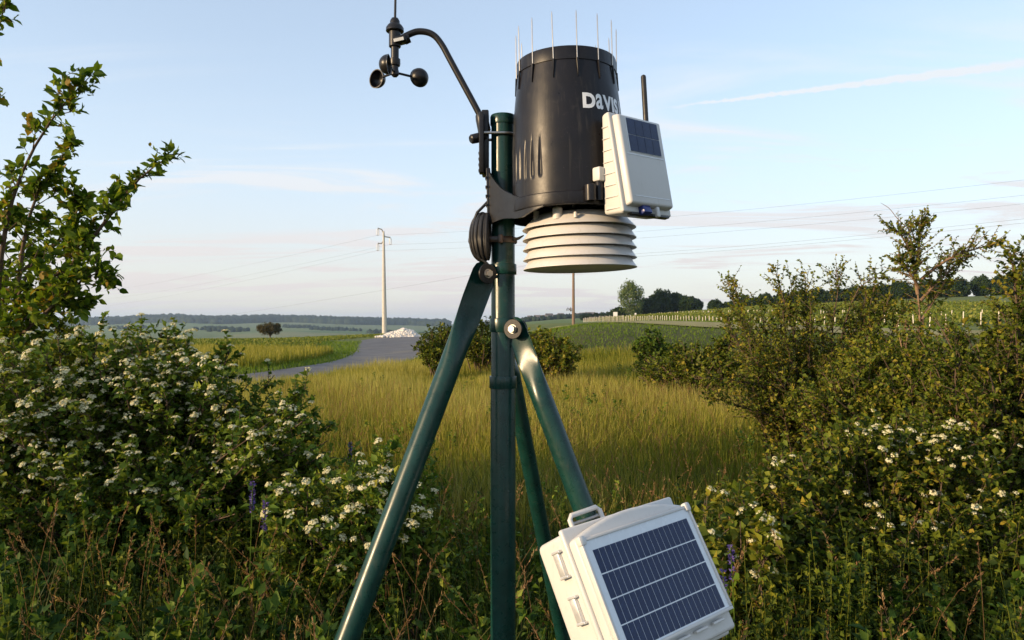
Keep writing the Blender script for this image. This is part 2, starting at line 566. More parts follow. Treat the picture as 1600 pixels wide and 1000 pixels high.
# right: bank, track, vineyard slope, crest
_C(905, 549, 23); _C(1000, 556, 22); _C(1100, 570, 21); _C(1250, 590, 20); _C(1500, 600, 19)
_C(905, 514, 29); _C(1000, 513, 29); _C(1100, 520, 28); _C(1250, 526, 27); _C(1500, 530, 27)
_C(830, 520, 60); _C(880, 509, 60); _C(905, 508, 60); _C(1000, 513, 60); _C(1150, 521, 60); _C(1350, 516, 50); _C(1600, 512, 48)
_C(900, 504.5, 185); _C(960, 500, 185); _C(840, 506, 185); _C(770, 511, 185)
_C(1000, 497.5, 240); _C(1100, 488, 250); _C(1200, 480, 240); _C(1350, 470, 225); _C(1600, 460, 210); _C(1900, 448, 200)
_C(1000, 498, 330); _C(1100, 490, 330); _C(1350, 473, 320); _C(1600, 462, 310); _C(1900, 450, 300)
_C(1100, 500, 120); _C(1300, 492, 110); _C(1600, 482, 105)
_C(940, 500, 420); _C(870, 501, 500); _C(800, 508, 420); _C(870, 499, 950); _C(925, 497, 950); _C(825, 502, 950); _C(1000, 500, 950); _C(1300, 490, 950); _C(1700, 480, 950)
_C(870, 505, 3000); _C(1100, 505, 3000); _C(1700, 500, 3000); _C(870, 510, 6000); _C(1700, 505, 6000)
_cp = np.array(_cp)


def _q(x, y):
    yy = np.maximum(y, 3.0)
    return np.stack([2.2 * np.arctan2(x, yy + 2.0), 1.15 * np.log(np.hypot(x, yy) + 5.0)], -1)


def _phi(r2):
    return 0.5 * r2 * np.log(r2 + 1e-12)


_cq = _q(_cp[:, 0], _cp[:, 1])
_dist = np.hypot(_cp[:, 0], _cp[:, 1])
_val = _cp[:, 2] / (_dist + 12.0)            # heights relative to distance keep the near field flat
_n = len(_cq)
_K = _phi(((_cq[:, None] - _cq[None]) ** 2).sum(-1)) + np.eye(_n) * 2e-6
_Pm = np.concatenate([np.ones((_n, 1)), _cq], 1)
_A = np.block([[_K, _Pm], [_Pm.T, np.zeros((3, 3))]])
_sol = np.linalg.solve(_A, np.concatenate([_val, np.zeros(3)]))


def gz(x, y):
    x = np.asarray(x, float)
    y = np.asarray(y, float)
    sh = np.broadcast(x, y).shape
    xf = np.broadcast_to(x, sh).ravel()
    yf = np.broadcast_to(y, sh).ravel()
    out = np.empty(len(xf))
    for i in range(0, len(xf), 20000):
        q = _q(xf[i:i + 20000], yf[i:i + 20000])
        k = _phi(((q[:, None] - _cq[None]) ** 2).sum(-1))
        d = np.hypot(xf[i:i + 20000], np.maximum(yf[i:i + 20000], 3.0))
        h = (k @ _sol[:_n] + _sol[_n] + q @ _sol[_n + 1:]) * (d + 12.0)
        fade = np.clip((yf[i:i + 20000] - 3.0) / 4.0, 0, 1)
        out[i:i + 20000] = h * fade
    return out.reshape(sh)


def gz1(x, y):
    return float(gz(np.array([x]), np.array([y]))[0])


def on_ground(px, Y):
    x = (px - 800.0) / F * Y
    return Vector((x, Y, gz1(x, Y)))


# ground: one sheet in polar rings out to the horizon
na = 240
az = np.concatenate([np.linspace(-math.pi, -0.95, 40, endpoint=False), np.linspace(-0.95, 0.95, na), np.linspace(0.95, math.pi, 41)[1:-1]])
rad = np.concatenate([[0.3], np.geomspace(1.0, 9000.0, 140)])
RA, AZ = np.meshgrid(rad, az, indexing='ij')
GX, GY = RA * np.sin(AZ), RA * np.cos(AZ)
GZ = gz(GX, GY)
nr, nz = RA.shape
V = np.stack([GX, GY, GZ], -1).reshape(-1, 3)
i = np.arange(nr - 1)[:, None] * nz
j = np.arange(nz)[None]
j2 = (j + 1) % nz
Q = np.stack([i + j, i + nz + j, i + nz + j2, i + j2], -1).reshape(-1, 4)
Q = Q[:, ::-1]
m, n = new_mat('ground')
pos = n.add('ShaderNodeNewGeometry').outputs['Position']
sp = n.add('ShaderNodeSeparateXYZ', {0: pos})
near = n.ramp(n.noise(pos, 1.6, 6, 0.7), [(0.3, (0.035, 0.042, 0.014)), (0.6, (0.075, 0.072, 0.024)), (0.8, (0.12, 0.10, 0.04))])
mid = n.ramp(n.noise(pos, 0.09, 6, 0.6), [(0.35, (0.085, 0.115, 0.028)), (0.65, (0.15, 0.16, 0.045))])
fields = n.add('ShaderNodeTexVoronoi', {'Vector': n.add('ShaderNodeMapping', {'Vector': pos, 'Scale': (0.0030, 0.0016, 0.0), 'Rotation': (0, 0, 0.4)}).outputs[0], 'Scale': 1.0}).outputs['Color']
fsel = n.add('ShaderNodeSeparateColor', {0: fields}).outputs[0]
far = n.ramp(fsel, [(0.0, (0.075, 0.125, 0.040)), (0.35, (0.13, 0.17, 0.055)), (0.6, (0.19, 0.19, 0.085)), (0.8, (0.10, 0.14, 0.05)), (1.0, (0.22, 0.20, 0.11))])
far = n.mix(n.smooth(n.noise(pos, 0.02, 5, 0.6), 0.35, 0.7, 0.0, 0.4), far, (0.08, 0.12, 0.045, 1))
dist = n.vmath('LENGTH', pos, None, 1)
c = n.mix(n.smooth(dist, 22, 45), near, mid)
c = n.mix(n.smooth(dist, 240, 420), c, far)
bsdf_out(n, c, 0.95, 0, 0.1)
M['ground'] = m
gm = np_mesh('ground', V, Q, 'ground')
gm.shade_smooth()
tag(link('ground', gm), kind='structure')


def sheet(name, quads_fn, mat, nu, nv, lift, kind='structure', zf=None):
    """grid sheet laid a little above the ground: quads_fn(u,v)->(x,y)"""
    u = np.linspace(0, 1, nu)
    v = np.linspace(0, 1, nv)
    X, Y = quads_fn(u[:, None], v[None])
    Z = gz(X, Y) + lift
    V = np.stack([X, Y, Z], -1).reshape(-1, 3)
    i = np.arange(nu - 1)[:, None] * nv
    j = np.arange(nv - 1)[None]
    Q = np.stack([i + j, i + nv + j, i + nv + j + 1, i + j + 1], -1).reshape(-1, 4)
    o = link(name, np_mesh(name, V, Q, mat))
    o['kind'] = kind
    return o


# road: a lane crossing from the left, opening into an apron that runs back to the gravel heap
def curve_fn(pts):
    pts = np.array(pts, float)
    d = np.concatenate([[0], np.cumsum(np.hypot(*np.diff(pts[:, :2], axis=0).T))])
    d /= d[-1]

    def f(u):
        # Catmull-Rom like smooth interpolation by cubic through knots
        res = []
        for k in range(pts.shape[1]):
            res.append(np.interp(u, d, pts[:, k]))
        for _ in range(1):
            pass
        return res
    return f


def smooth_curve(pts, it=3):
    p = np.array(pts, float)
    for _ in range(it):
        q = np.empty((2 * len(p) - 2, p.shape[1]))
        q[0::2] = 0.75 * p[:-1] + 0.25 * p[1:]
        q[1::2] = 0.25 * p[:-1] + 0.75 * p[1:]
        p = np.concatenate([p[:1], q, p[-1:]])
    return p


road_c = smooth_curve([(-40, -6, 1.5), (-20, 7.5, 1.5), (-12, 14.2, 1.45), (-7.6, 19.0, 1.4), (-6.1, 26, 1.4), (-6.6, 40, 2.2), (-9.2, 58, 3.2), (-12.2, 76, 3.8), (-14, 92, 3.2)])
rf = curve_fn(road_c)


def road_xy(u, v):
    x, y, wd = rf(u)
    x2, y2, _ = rf(np.clip(u + 0.004, 0, 1))
    x1, y1, _ = rf(np.clip(u - 0.004, 0, 1))
    tx, ty = x2 - x1, y2 - y1
    l = np.hypot(tx, ty)
    nx, ny = -ty / l, tx / l
    o = (v - 0.5) * 2 * wd
    return x + nx * o, y + ny * o


sheet('road', road_xy, 'asphalt', 140, 7, 0.03)


def edge_line(u, v):
    u = 0.10 + u * 0.22
    x, y, wd = rf(u)
    x2, y2, _ = rf(np.clip(u + 0.004, 0, 1))
    x1, y1, _ = rf(np.clip(u - 0.004, 0, 1))
    tx, ty = x2 - x1, y2 - y1
    l = np.hypot(tx, ty)
    nx, ny = -ty / l, tx / l
    o = wd - 0.30 + v * 0.09
    return x + nx * o, y + ny * o


sheet('road_edge_line', edge_line, 'line_paint', 60, 2, 0.036)
# mown track above the bank on the right
tr = smooth_curve([(2.2, 60, 3.2), (3.6, 42, 2.6), (6.0, 33.5, 2.2), (12, 30.5, 2.2), (24, 29, 2.2)])
tf = curve_fn(tr)
M['track_grass'] = surf('track_grass', (0.27, 0.235, 0.10), 0.95, 0, 0.1, 0.25, 1.2)


def track_xy(u, v):
    x, y, wd = tf(u)
    x2, y2, _ = tf(np.clip(u + 0.01, 0, 1))
    x1, y1, _ = tf(np.clip(u - 0.01, 0, 1))
    tx, ty = x2 - x1, y2 - y1
    l = np.hypot(tx, ty)
    o = (v - 0.5) * 2 * wd
    return x - ty / l * o, y + tx / l * o


sheet('mown_track', track_xy, 'track_grass', 60, 5, 0.04)

# ------------------------------------------------------------------ the weather station
MD = 1.25                                   # depth of the mast
S0 = MD / F


def mz(py, Y=MD):
    return at(800, py, Y).z


MX = at(786, 500, MD).x
MR = 0.0208
mast_base = Vector((MX, MD, 0.0))
mast = empty('tripod_mast', mast_base, 'dark green steel mast on three splayed tubular legs in the foreground', 'tripod')


def rel(p):
    return Vector(p) - mast_base


top_z = mz(181)
MB().lathe([(0.022, 0.0), (0.022, mz(600) - 0.004), (0.0212, mz(600)), (MR, mz(600) + 0.002), (MR, top_z - 0.016)], 56, cap0=True).build('pole', 'green_paint', mast)
MB().lathe([(MR + 0.0015, top_z - 0.017), (MR + 0.0018, top_z - 0.016), (MR + 0.0018, top_z - 0.003), (MR + 0.0005, top_z), (0, top_z)], 56).build('pole_cap', 'green_paint', mast)
for zc, hh, rr in ((mz(421), 0.009, 0.0026), (mz(508), 0.012, 0.0022), (mz(597), 0.0105, 0.0028)):
    MB().lathe([(MR, zc - hh), (MR + rr, zc - hh), (MR + rr + 0.0004, zc - hh + 0.001), (MR + rr + 0.0004, zc + hh - 0.001), (MR + rr, zc + hh), (MR, zc + hh)], 56).build('collar', 'green_paint', mast)


def leg(pivot, az_, t, rad_, flat_w=0.030, flat_len=0.075, bolt=True, foot=True):
    """tubular leg crushed flat at the pivot end, running down to the ground"""
    h = Vector((math.sin(az_), math.cos(az_), 0))
    side = Vector((h.y, -h.x, 0))
    d = (h * t + Vector((0, 0, -1))).normalized()
    L = (pivot.z - 0.02) / (-d.z)
    # the crushed end: the side facing the viewer is folded in, so the tube becomes an open channel
    face = side if side.y < 0 else -side
    wide = d.cross(face).normalized()
    vs, fs, n_ = [], [], 40
    st = [-0.020, -0.017, -0.010] + [flat_len * 1.45 * q / 26 for q in range(27)] + [L * 0.5, L]
    for s_ in st:
        k = 1 - min(max((s_ / flat_len - 0.30) / 1.05, 0), 1)
        k = k * k * (3 - 2 * k)
        wd = rad_ * (1 - k) + flat_w * 0.74 * k
        if s_ < 0:
            wd *= math.sqrt(max(0.08, 1 - (s_ / 0.0215) ** 2))
        for q in range(n_):
            g = 2 * math.pi * q / n_
            cg, sg = math.cos(g), math.sin(g)
            back = rad_ * (1 - k) + 0.0065 * k
            y_ = sg * back if sg < 0 else sg * rad_ * (1 - k) - k * sg * 0.0035
            if 0.05 < k < 0.95:
                y_ += 0.0018 * math.sin(math.pi * k) * (abs(cg) ** 6)
            vs.append(rel(pivot + d * s_ + wide * (wd * cg) + face * y_))
    for a in range(len(st) - 1):
        for q in range(n_):
            q2 = (q + 1) % n_
            fs.append((a * n_ + q, a * n_ + q2, (a + 1) * n_ + q2, (a + 1) * n_ + q))
    fs.append(tuple(range(n_)))
    fs.append(tuple((len(st) - 1) * n_ + q for q in range(n_)))
    o = MB().add(vs, fs).build('leg', 'green_paint', mast, smooth=50)
    if foot:
        MB().lathe([(rad_ + 0.002, -0.03), (rad_ + 0.003, 0.02), (rad_ + 0.001, 0.03)], 24, rel(pivot + d * L) + Vector((0, 0, 0.01)), cap0=True).build('rubber_foot', 'black_rubber', o)
    return o, h, side, d


def lug(pivot, h, side, rad_=0.0165):
    """round clamp ears either side of the leg end, bolt and nut"""
    for sgn in (-1, 1):
        c = rel(pivot + side * sgn * 0.0105)
        MB().lathe([(rad_, -0.0022), (rad_ + 0.0008, 0), (rad_, 0.0022)], 28, c, axis=side, cap0=True, cap1=True).build('clamp_ear', 'black_plastic', mast)
    b = MB().tube([rel(pivot - side * 0.0185), rel(pivot + side * 0.019)], 0.0032, 12)
    b.lathe([(0.0062, -0.003), (0.0066, 0), (0.0062, 0.003)], 6, rel(pivot - side * 0.0165), axis=side, cap0=True, cap1=True)
    b.lathe([(0.0062, -0.003), (0.0066, 0), (0.0062, 0.003)], 6, rel(pivot + side * 0.0165), axis=side, cap0=True, cap1=True)
    b.lathe([(0.0078, -0.0006), (0.0078, 0.0006)], 20, rel(pivot - side * 0.0130), axis=side, cap0=True, cap1=True)
    b.lathe([(0.0078, -0.0006), (0.0078, 0.0006)], 20, rel(pivot + side * 0.0130), axis=side, cap0=True, cap1=True)
    b.build('bolt', 'steel', mast)


pA = at(757, 428, MD - 0.022)
pB = at(806, 514, MD - 0.020)
pC = Vector((MX, MD + 0.022, mz(515)))
_, hA, sA, dA = leg(pA, R(-122), 0.425, 0.0188, 0.033, 0.13)
lug(pA, hA, sA)
_, hB, sB, dB = leg(pB, R(116), 0.42, 0.0182, 0.026, 0.10)
lug(pB, hB, sB)
_, hC, sC, dC = leg(pC, R(22), 0.50, 0.0155, 0.026, 0.07)
lug(pC, hC, sC)

# cable coil strapped to the mast
coil_c = at(766, 371, MD - 0.006)
coil = empty('cable_coil', coil_c, 'coil of black sensor cable strapped to the green mast', 'cable')
cb = MB()
for k in range(40):
    a = R(158 + (k % 20) * 5.4 + (k // 20) * 2.6)
    ax = Vector((math.cos(a), math.sin(a), 0))
    sc_k = 1.0 if k < 20 else 0.88
    hw = 0.0170 * (1 + 0.05 * math.sin(k * 2.1)) * sc_k
    loop = []
    for q in range(30):
        g = 2 * math.pi * q / 30
        loop.append(ax * (hw + hw * math.cos(g)) + Vector((0, 0, (0.0385 + 0.0015 * math.sin(k * 1.7)) * sc_k * math.sin(g) + 0.0015 * math.sin(k * 2.3))))
    cb.tube(loop, 0.0024, 7, closed=True)
cb.build('cable_loops', 'black_rubber', coil)
MB().tube([Vector((-0.030, -0.012, 0.022)), Vector((-0.022, -0.012, 0.042)), Vector((-0.010, -0.012, 0.054)), Vector((0.004, -0.006, 0.070))], 0.0026, 8).build('cable_lead', 'black_rubber', coil)
MB().tube([Vector((-0.028, -0.012, -0.022)), Vector((-0.020, -0.016, -0.036)), Vector((-0.006, -0.018, -0.046)), Vector((0.004, -0.02, -0.056))], 0.0022, 8).build('cable_lead', 'black_rubber', coil)
rc = mast_base - coil_c
strap_z = mz(376) - coil_c.z
strap = []
for q in range(40):
    g = 2 * math.pi * q / 40
    ex = Vector((rc.x, rc.y, 0)) + Vector((math.cos(g) * (MR + 0.003), math.sin(g) * (MR + 0.003), strap_z))
    if math.cos(g) < -0.25:
        ex.x = rc.x - 0.0225 + (math.cos(g) + 0.25) * 0.050
    strap.append(ex)
MB().tube(strap, 0.004, 8, flat=[(0.0014, 0.0052)] * 40, closed=True).build('strap', 'brown_tie', coil)
MB().rbox((0.009, 0.008, 0.015), 0.002, Matrix.Translation(Vector((rc.x - 0.004, rc.y - MR - 0.006, strap_z)))).build('strap_buckle', 'brown_tie', coil)
MB().tube([Vector((rc.x + 0.017, rc.y - 0.016, strap_z)), Vector((rc.x + 0.027, rc.y - 0.024, strap_z + 0.001)), Vector((rc.x + 0.036, rc.y - 0.026, strap_z + 0.006))], [0.003, 0.0026, 0.001], 6).build('strap_tail', 'black_rubber', coil)

# ---- sensor suite: rain gauge, bracket, radiation shield, transmitter box
GD = 1.185
G0 = at(890, 322, GD)
GC = Vector((G0.x, G0.y, at(885, 318, GD - 0.094).z))      # centre of the underside of the base
suite = empty('sensor_suite', GC, 'black rain gauge with white louvred radiation shield and transmitter box beside the mast top', 'weather sensor', rot=(0, R(-1.4), 0))
H0 = at(885, 298, GD - 0.094).z - GC.z                       # base top
H1 = at(885, 70, GD - 0.083).z - GC.z                        # rim
RB, RT = 0.0935, 0.0825


def gauge_r(r, z, a):
    """four pointed pockets moulded in the lower left of the cone"""
    if z < H0 or z > H1:
        return r
    for k in range(6):
        ac = R(-90 - 33 - k * 9.2)
        da = (a - ac + math.pi) % (2 * math.pi) - math.pi
        zb, zt = H0 + 0.032, H0 + 0.103 - k * 0.003
        if zb - 0.006 < z < zt and abs(da) < R(4.6):
            tpos = (z - zb) / (zt - zb)
            half = R(3.1) * (1 - max(tpos, 0)) ** 0.75
            if z < zb:
                half *= max(0.0, 1 - ((zb - z) / 0.006) ** 2) ** 0.5
            if half > 1e-5 and abs(da) < half:
                r -= 0.0022 * (0.5 + 0.5 * math.cos(math.pi * da / half)) * min(1, (1 - max(tpos, 0)) * 1.6)
    return r


prof = [(RB - 0.001, H0)]
NZ = 64
for k in range(NZ + 1):
    t = k / NZ
    z = H0 + (H1 - 0.021 - H0) * t
    prof.append((RB + (RT - 0.0012 - RB) * t + 0.0044 * math.sin(math.pi * t), z))
prof += [(RT + 0.0001, H1 - 0.0205), (RT + 0.0002, H1 - 0.002), (RT - 0.0006, H1), (RT - 0.0028, H1 - 0.001), (RT - 0.004, H1 - 0.03), (0.02, H1 - 0.10), (0.0, H1 - 0.10)]
gcone = MB().lathe(prof, 560, rfun=gauge_r).build('rain_collector', 'gauge_plastic', suite)

# base tray
MB().lathe([(0.02, 0.006), (RB - 0.006, 0.006), (RB - 0.006, 0.0), (RB + 0.0035, 0.0), (RB + 0.004, 0.002), (RB + 0.0028, H0 - 0.001), (RB + 0.001, H0 + 0.0005), (0.05, H0 + 0.0005)], 96).build('base_tray', 'gauge_plastic', suite)
for k in range(12):
    a = 2 * math.pi * k / 12
    MB().rbox((0.060, 0.002, 0.006), 0, Matrix.Rotation(a, 4, 'Z') @ Matrix.Translation((0.056, 0, 0.0034))).build('base_rib', 'black_plastic', suite)

# bird spikes and their moulded holders
sp_me = MB().lathe([(0.0009, 0.0), (0.0009, 0.070), (0.0003, 0.0755)], 8, cap0=True, cap1=True).mesh('spike', 'steel')
ho_me = MB().prism([(-0.0017, 0.0), (0.0017, 0.0), (0.0003, -0.030), (-0.0003, -0.030)], 0.0030, Matrix.Rotation(R(90), 4, 'X') @ Matrix.Translation((0, 0, -0.0012)), 0.0005, 1).mesh('spike_holder', 'gauge_plastic')
for k in range(14):
    a = R(-90 + 7.5 + k * 360 / 14)
    p = Vector((math.cos(a), math.sin(a), 0))
    lean = Quaternion((0, 0, 1), a + math.pi / 2)
    link('bird_spike', sp_me, suite, p * (RT + 0.0008) + Vector((0, 0, H1 - 0.021)), Quaternion((math.sin(k * 7.1), math.cos(k * 5.3), 0), R(1.2) * math.sin(k * 3.7)))
    link('spike_holder', ho_me, suite, p * (RT + 0.0008) + Vector((0, 0, H1 - 0.0195)), lean @ Quaternion((1, 0, 0), R(-3.0)))


# lettering wrapped on the cone
def text_mesh(body, size, bold, ext=0.0):
    cu = bpy.data.curves.new('t', 'FONT')
    cu.body = body
    cu.size = size
    cu.offset = bold
    cu.fill_mode = 'FRONT'
    cu.resolution_u = 4
    o = bpy.data.objects.new('t', cu)
    COL.objects.link(o)
    bpy.context.view_layer.update()
    dg = bpy.context.evaluated_depsgraph_get()
    me = bpy.data.meshes.new_from_object(o.evaluated_get(dg))
    bpy.data.objects.remove(o)
    return me


letters = []
cursor = 0.0
LH = 0.0245
for chv, sx, sy, gap in (('D', 1.05, 1.0, 0.0012), ('a', 1.08, 1.32, 0.0006), ('V', 0.92, 1.0, 0.0008), ('I', 1.0, 1.0, 0.0012), ('S', 0.95, 1.0, 0.007), ('I', 0.7, 1.0, 0.001)):
    me = text_mesh(chv, LH / 0.73, 0.0008 if chv == 'a' else 0.0016)
    xs = [v.co.x for v in me.vertices]
    ys = [v.co.y for v in me.vertices]
    x0, x1, y0, y1 = min(xs), max(xs), min(ys), max(ys)
    letters.append((me, x0, y0, sx, LH / (y1 - y0), cursor))
    cursor += (x1 - x0) * sx + gap
xk = 0.0770 / (letters[4][5] + (max(v.co.x for v in letters[4][0].vertices) - letters[4][1]) * letters[4][3])
zt = at(915, 154, GD - 0.09).z - GC.z - 0.014
a_start = R(-90 + 11.0)
for me, x0, y0, sx, sy, cx in letters:
    bm = bmesh.new()
    bm.from_mesh(me)
    bmesh.ops.triangulate(bm, faces=bm.faces[:])
    for _ in range(2):
        bmesh.ops.subdivide_edges(bm, edges=[e for e in bm.edges if e.calc_length() > 0.003], cuts=1)
    for v in bm.verts:
        lx, lz = ((v.co.x - x0) * sx + cx) * xk, (v.co.y - y0) * sy
        z = zt + lz
        t = (z - H0) / (H1 - 0.021 - H0)
        r = RB + (RT - 0.0012 - RB) * t + 0.0044 * math.sin(math.pi * t) + 0.0005
        a = a_start + lx / 0.090
        v.co = Vector((r * math.cos(a), r * math.sin(a), z))
    bm.to_mesh(me)
    bm.free()
    me.materials.clear()
    me.materials.append(M['letter_white'])
    link('lettering', me, gcone)

# bracket cheeks from the mast to the tray
mrel = Vector((mast_base.x - GC.x, mast_base.y - GC.y, 0))


def zpx(py, Y):
    return at(800, py, Y).z - GC.z


def cheek(path, name='mounting_bracket'):
    """path: (x, y, ztop, zbottom) stations; a shell 4 mm thick"""
    pts = smooth_curve(path, 2)
    vs, fs = [], []
    for i_, (x, y, z1, z0) in enumerate(pts):
        a = pts[max(i_ - 1, 0)]
        b = pts[min(i_ + 1, len(pts) - 1)]
        t = Vector((b[0] - a[0], b[1] - a[1], 0)).normalized()
        nn = Vector((-t.y, t.x, 0)) * 0.004
        vs += [Vector((x, y, z1)), Vector((x, y, z0)), Vector((x, y, z0)) + nn, Vector((x, y, z1)) + nn]
    m_ = len(pts)
    for i_ in range(m_ - 1):
        for k in range(4):
            l = (k + 1) % 4
            fs.append((i_ * 4 + k, i_ * 4 + l, i_ * 4 + 4 + l, i_ * 4 + 4 + k))
    fs.append((0, 1, 2, 3))
    fs.append(tuple((m_ - 1) * 4 + k for k in (3, 2, 1, 0)))
    return MB().add(vs, fs).build(name, 'black_plastic', suite)


Lx = at(764, 300, 1.222).x - GC.x
Ly = 1.222 - GC.y
cheek([(Lx, Ly, zpx(263, 1.22), zpx(346, 1.22)), (Lx + 0.010, Ly - 0.012, zpx(279, 1.21), zpx(344, 1.21)), (Lx + 0.024, Ly - 0.030, zpx(294, 1.19), zpx(338, 1.19)),
       (-0.0835, -0.046, H0 - 0.001, -0.014), (-0.070, -0.0668, H0 - 0.002, -0.007), (-0.048, -0.084, H0 - 0.004, -0.001)])
cheek([(Lx, Ly + 0.056, zpx(263, 1.25), zpx(346, 1.25)), (Lx + 0.015, Ly + 0.070, zpx(279, 1.25), zpx(344, 1.25)), (Lx + 0.030, Ly + 0.082, zpx(294, 1.25), zpx(338, 1.25)),
       (-0.075, 0.060, H0 - 0.001, -0.014), (-0.058, 0.077, H0 - 0.002, -0.004)])
# spine behind the left side of the mast with serrated edge
sb = MB()
sb.rbox((0.007, 0.060, zpx(263, 1.24) - zpx(345, 1.24)), 0.001, Matrix.Translation((Lx + 0.0005, Ly + 0.028, (zpx(263, 1.24) + zpx(345, 1.24)) / 2)))
for k in range(5):
    sb.rbox((0.004, 0.020, 0.0035), 0.0008, Matrix.Translation((Lx - 0.003, Ly + 0.006, zpx(278 + k * 14, 1.24))))
sb.build('bracket_spine', 'black_plastic', suite)
sb = MB()
sb.prism([(Lx + 0.002, Ly + 0.003), (-0.08, -0.045), (-0.05, -0.075), (-0.05, 0.075), (-0.075, 0.058), (Lx + 0.002, Ly + 0.054)], 0.004, Matrix.Translation((0, 0, H0 - 0.012)), 0)
sb.build('bracket_web', 'black_plastic', suite)
mrk = MB()
mrk.rbox((0.014, 0.0012, 0.018), 0.0003, Matrix.Translation((0, 0, 0)))

# cylinders under the transmitter
for px, Y, r, z0, z1 in ((923, 1.085, 0.0088, 314, 290), (937, 1.092, 0.0062, 314, 281)):
    p = at(px, 300, Y) - GC
    MB().lathe([(r * 0.7, zpx(z0, Y)), (r, zpx(z0, Y)), (r, zpx(z1, Y)), (r * 0.9, zpx(z1, Y) + 0.0012), (0, zpx(z1, Y) + 0.0012)], 28, Vector((p.x, p.y, 0))).build('cable_boss', 'gauge_plastic', suite)

# radiation shield plates
SD = 1.20
SX = at(904, 400, SD).x - GC.x
SY = SD - GC.y
SR = 0.0955


def plate(z0, top=False, bottom=False):
    if top:
        p = [(0.0, z0 + 0.0245), (0.062, z0 + 0.0245), (0.070, z0 + 0.0237), (0.077, z0 + 0.021), (SR - 0.010, z0 + 0.0115), (SR - 0.002, z0 + 0.003), (SR, z0 + 0.0010), (SR, z0 + 0.0002), (SR - 0.0012, z0), (SR - 0.004, z0 + 0.002), (SR - 0.013, z0 + 0.011), (0.072, z0 + 0.012), (0.0, z0 + 0.012)]
    elif bottom:
        p = [(0.060, z0 + 0.0165), (SR - 0.0105, z0 + 0.0160), (SR - 0.0095, z0 + 0.0152), (SR - 0.002, z0 + 0.003), (SR, z0 + 0.0010), (SR, z0 + 0.0002), (SR - 0.0012, z0), (SR - 0.003, z0 + 0.0012), (0.0, z0 + 0.0012)]
    else:
        p = [(0.060, z0 + 0.0165), (SR - 0.0105, z0 + 0.0160), (SR - 0.0095, z0 + 0.0152), (SR - 0.002, z0 + 0.003), (SR, z0 + 0.0010), (SR, z0 + 0.0002), (SR - 0.0012, z0), (SR - 0.003, z0 + 0.002), (SR - 0.0115, z0 + 0.0130), (SR - 0.0125, z0 + 0.0135), (0.060, z0 + 0.0140)]
    return MB().lathe(p, 120, Vector((SX, SY, 0))).build('shield_plate', 'white_plastic', suite, smooth=40)


for k, py in enumerate((359.5, 375.5, 391, 406.5, 421)):
    plate(zpx(py, SD), top=(k == 0), bottom=(k == 4))
MB().lathe([(0.058, zpx(421, SD) + 0.003), (0.058, zpx(359, SD) + 0.013)], 40, Vector((SX, SY, 0)), cap0=True).build('shield_core', 'white_plastic', suite)
for px, Y, r, py0, py1 in ((838, 1.165, 0.0050, 348, 322), (871, 1.128, 0.0080, 342, 323), (899, 1.11, 0.003, 340, 331)):
    p = at(px, 330, Y) - GC
    z0, z1 = zpx(py0, Y), zpx(py1, Y) + (0.02 if px == 838 else 0.0)
    MB().lathe([(r, z0), (r, z1 - 0.002), (r * 0.8, z1), (0, z1 + 0.0006)], 24, Vector((p.x, p.y, 0))).build('shield_standoff', 'white_plastic', suite)

# transmitter box (frame: a to the right along the face, n outwards, z up)
YAW = R(39)
nb = Vector((math.sin(YAW), -math.cos(YAW), 0))
ub = Vector((math.cos(YAW), math.sin(YAW), 0))
BW, BH = 0.110, 0.158
bo = Vector((0.024, 0.009, 0)) + nb * (RB - 0.002)
bz0 = at(965, 342, 1.10).z - GC.z
TB = Matrix(((ub.x, nb.x, 0, bo.x), (ub.y, nb.y, 0, bo.y), (0, 0, 1, bz0), (0, 0, 0, 1)))
WT = 0.027
TILT = math.atan2(WT, BH)
# back shell: wedge profile in (n, z), extruded along a
wedge = MB()
wedge.rbox((BW - 0.006, 0.030, BH + 0.001), 0.005, TB @ Matrix.Translation((0, 0.016, BH / 2 + 0.0015)),
           taper=lambda x, y, z: (x * (0.94 if y < 0 else 1.0), (y if y < 0 else 0.015 - (z / BH) * WT), z * (0.97 if y < 0 else 1.0)))
tbox = wedge.build('transmitter_box', 'box_white', suite)
FR = TB @ Matrix.Translation((0, 0.031, BH / 2)) @ Matrix.Rotation(TILT, 4, 'X')     # frame lying on the sloped lid seam
# moulded ribs on the left flank
for k in range(8):
    zz = 0.010 + k * 0.018
    tk = 0.032 - ((zz - BH / 2) / BH) * WT - 0.004
    MB().rbox((0.0016, tk * 0.72, 0.0009), 0.0002, TB @ Matrix.Translation((-BW / 2 + 0.0033, tk * 0.5 + 0.002, zz)), 1).build('box_rib', 'box_white', tbox)
MB().rbox((BW + 0.002, 0.0065, BH - 0.001), 0.003, FR @ Matrix.Translation((0, 0.001, 0)), 4).build('box_flange', 'box_white', tbox)
lid = MB().rbox((BW - 0.008, 0.013, BH - 0.014), 0.0038, FR @ Matrix.Translation((0.001, 0.0095, 0.002)), 4,
                taper=lambda x, y, z: (x * (1.0 if y < 0 else 0.955), y, z * (1.0 if y < 0 else 0.97))).build('box_lid', 'box_white', tbox)
LT = FR @ Matrix.Translation((0.001, 0.0161, 0.002))
MB().rbox((0.074, 0.0016, 0.0545), 0.0004, LT @ Matrix.Translation((0.0015, 0.0, 0.0385)), 1).build('panel_recess', 'sheet_white', lid)
cw, chh = 0.0172, 0.0258
cell_small = MB().rbox((cw, 0.0008, chh), 0.0, Matrix()).mesh('solar_cell', 'cell', 0)
q_l = LT.to_quaternion()
for r_ in range(2):
    for c_ in range(4):
        p = LT @ Vector((0.0015 + (c_ - 1.5) * (cw + 0.0007), 0.0011, 0.0385 + (0.5 - r_) * (chh + 0.0009)))
        link('solar_cell', cell_small, lid, p, q_l)
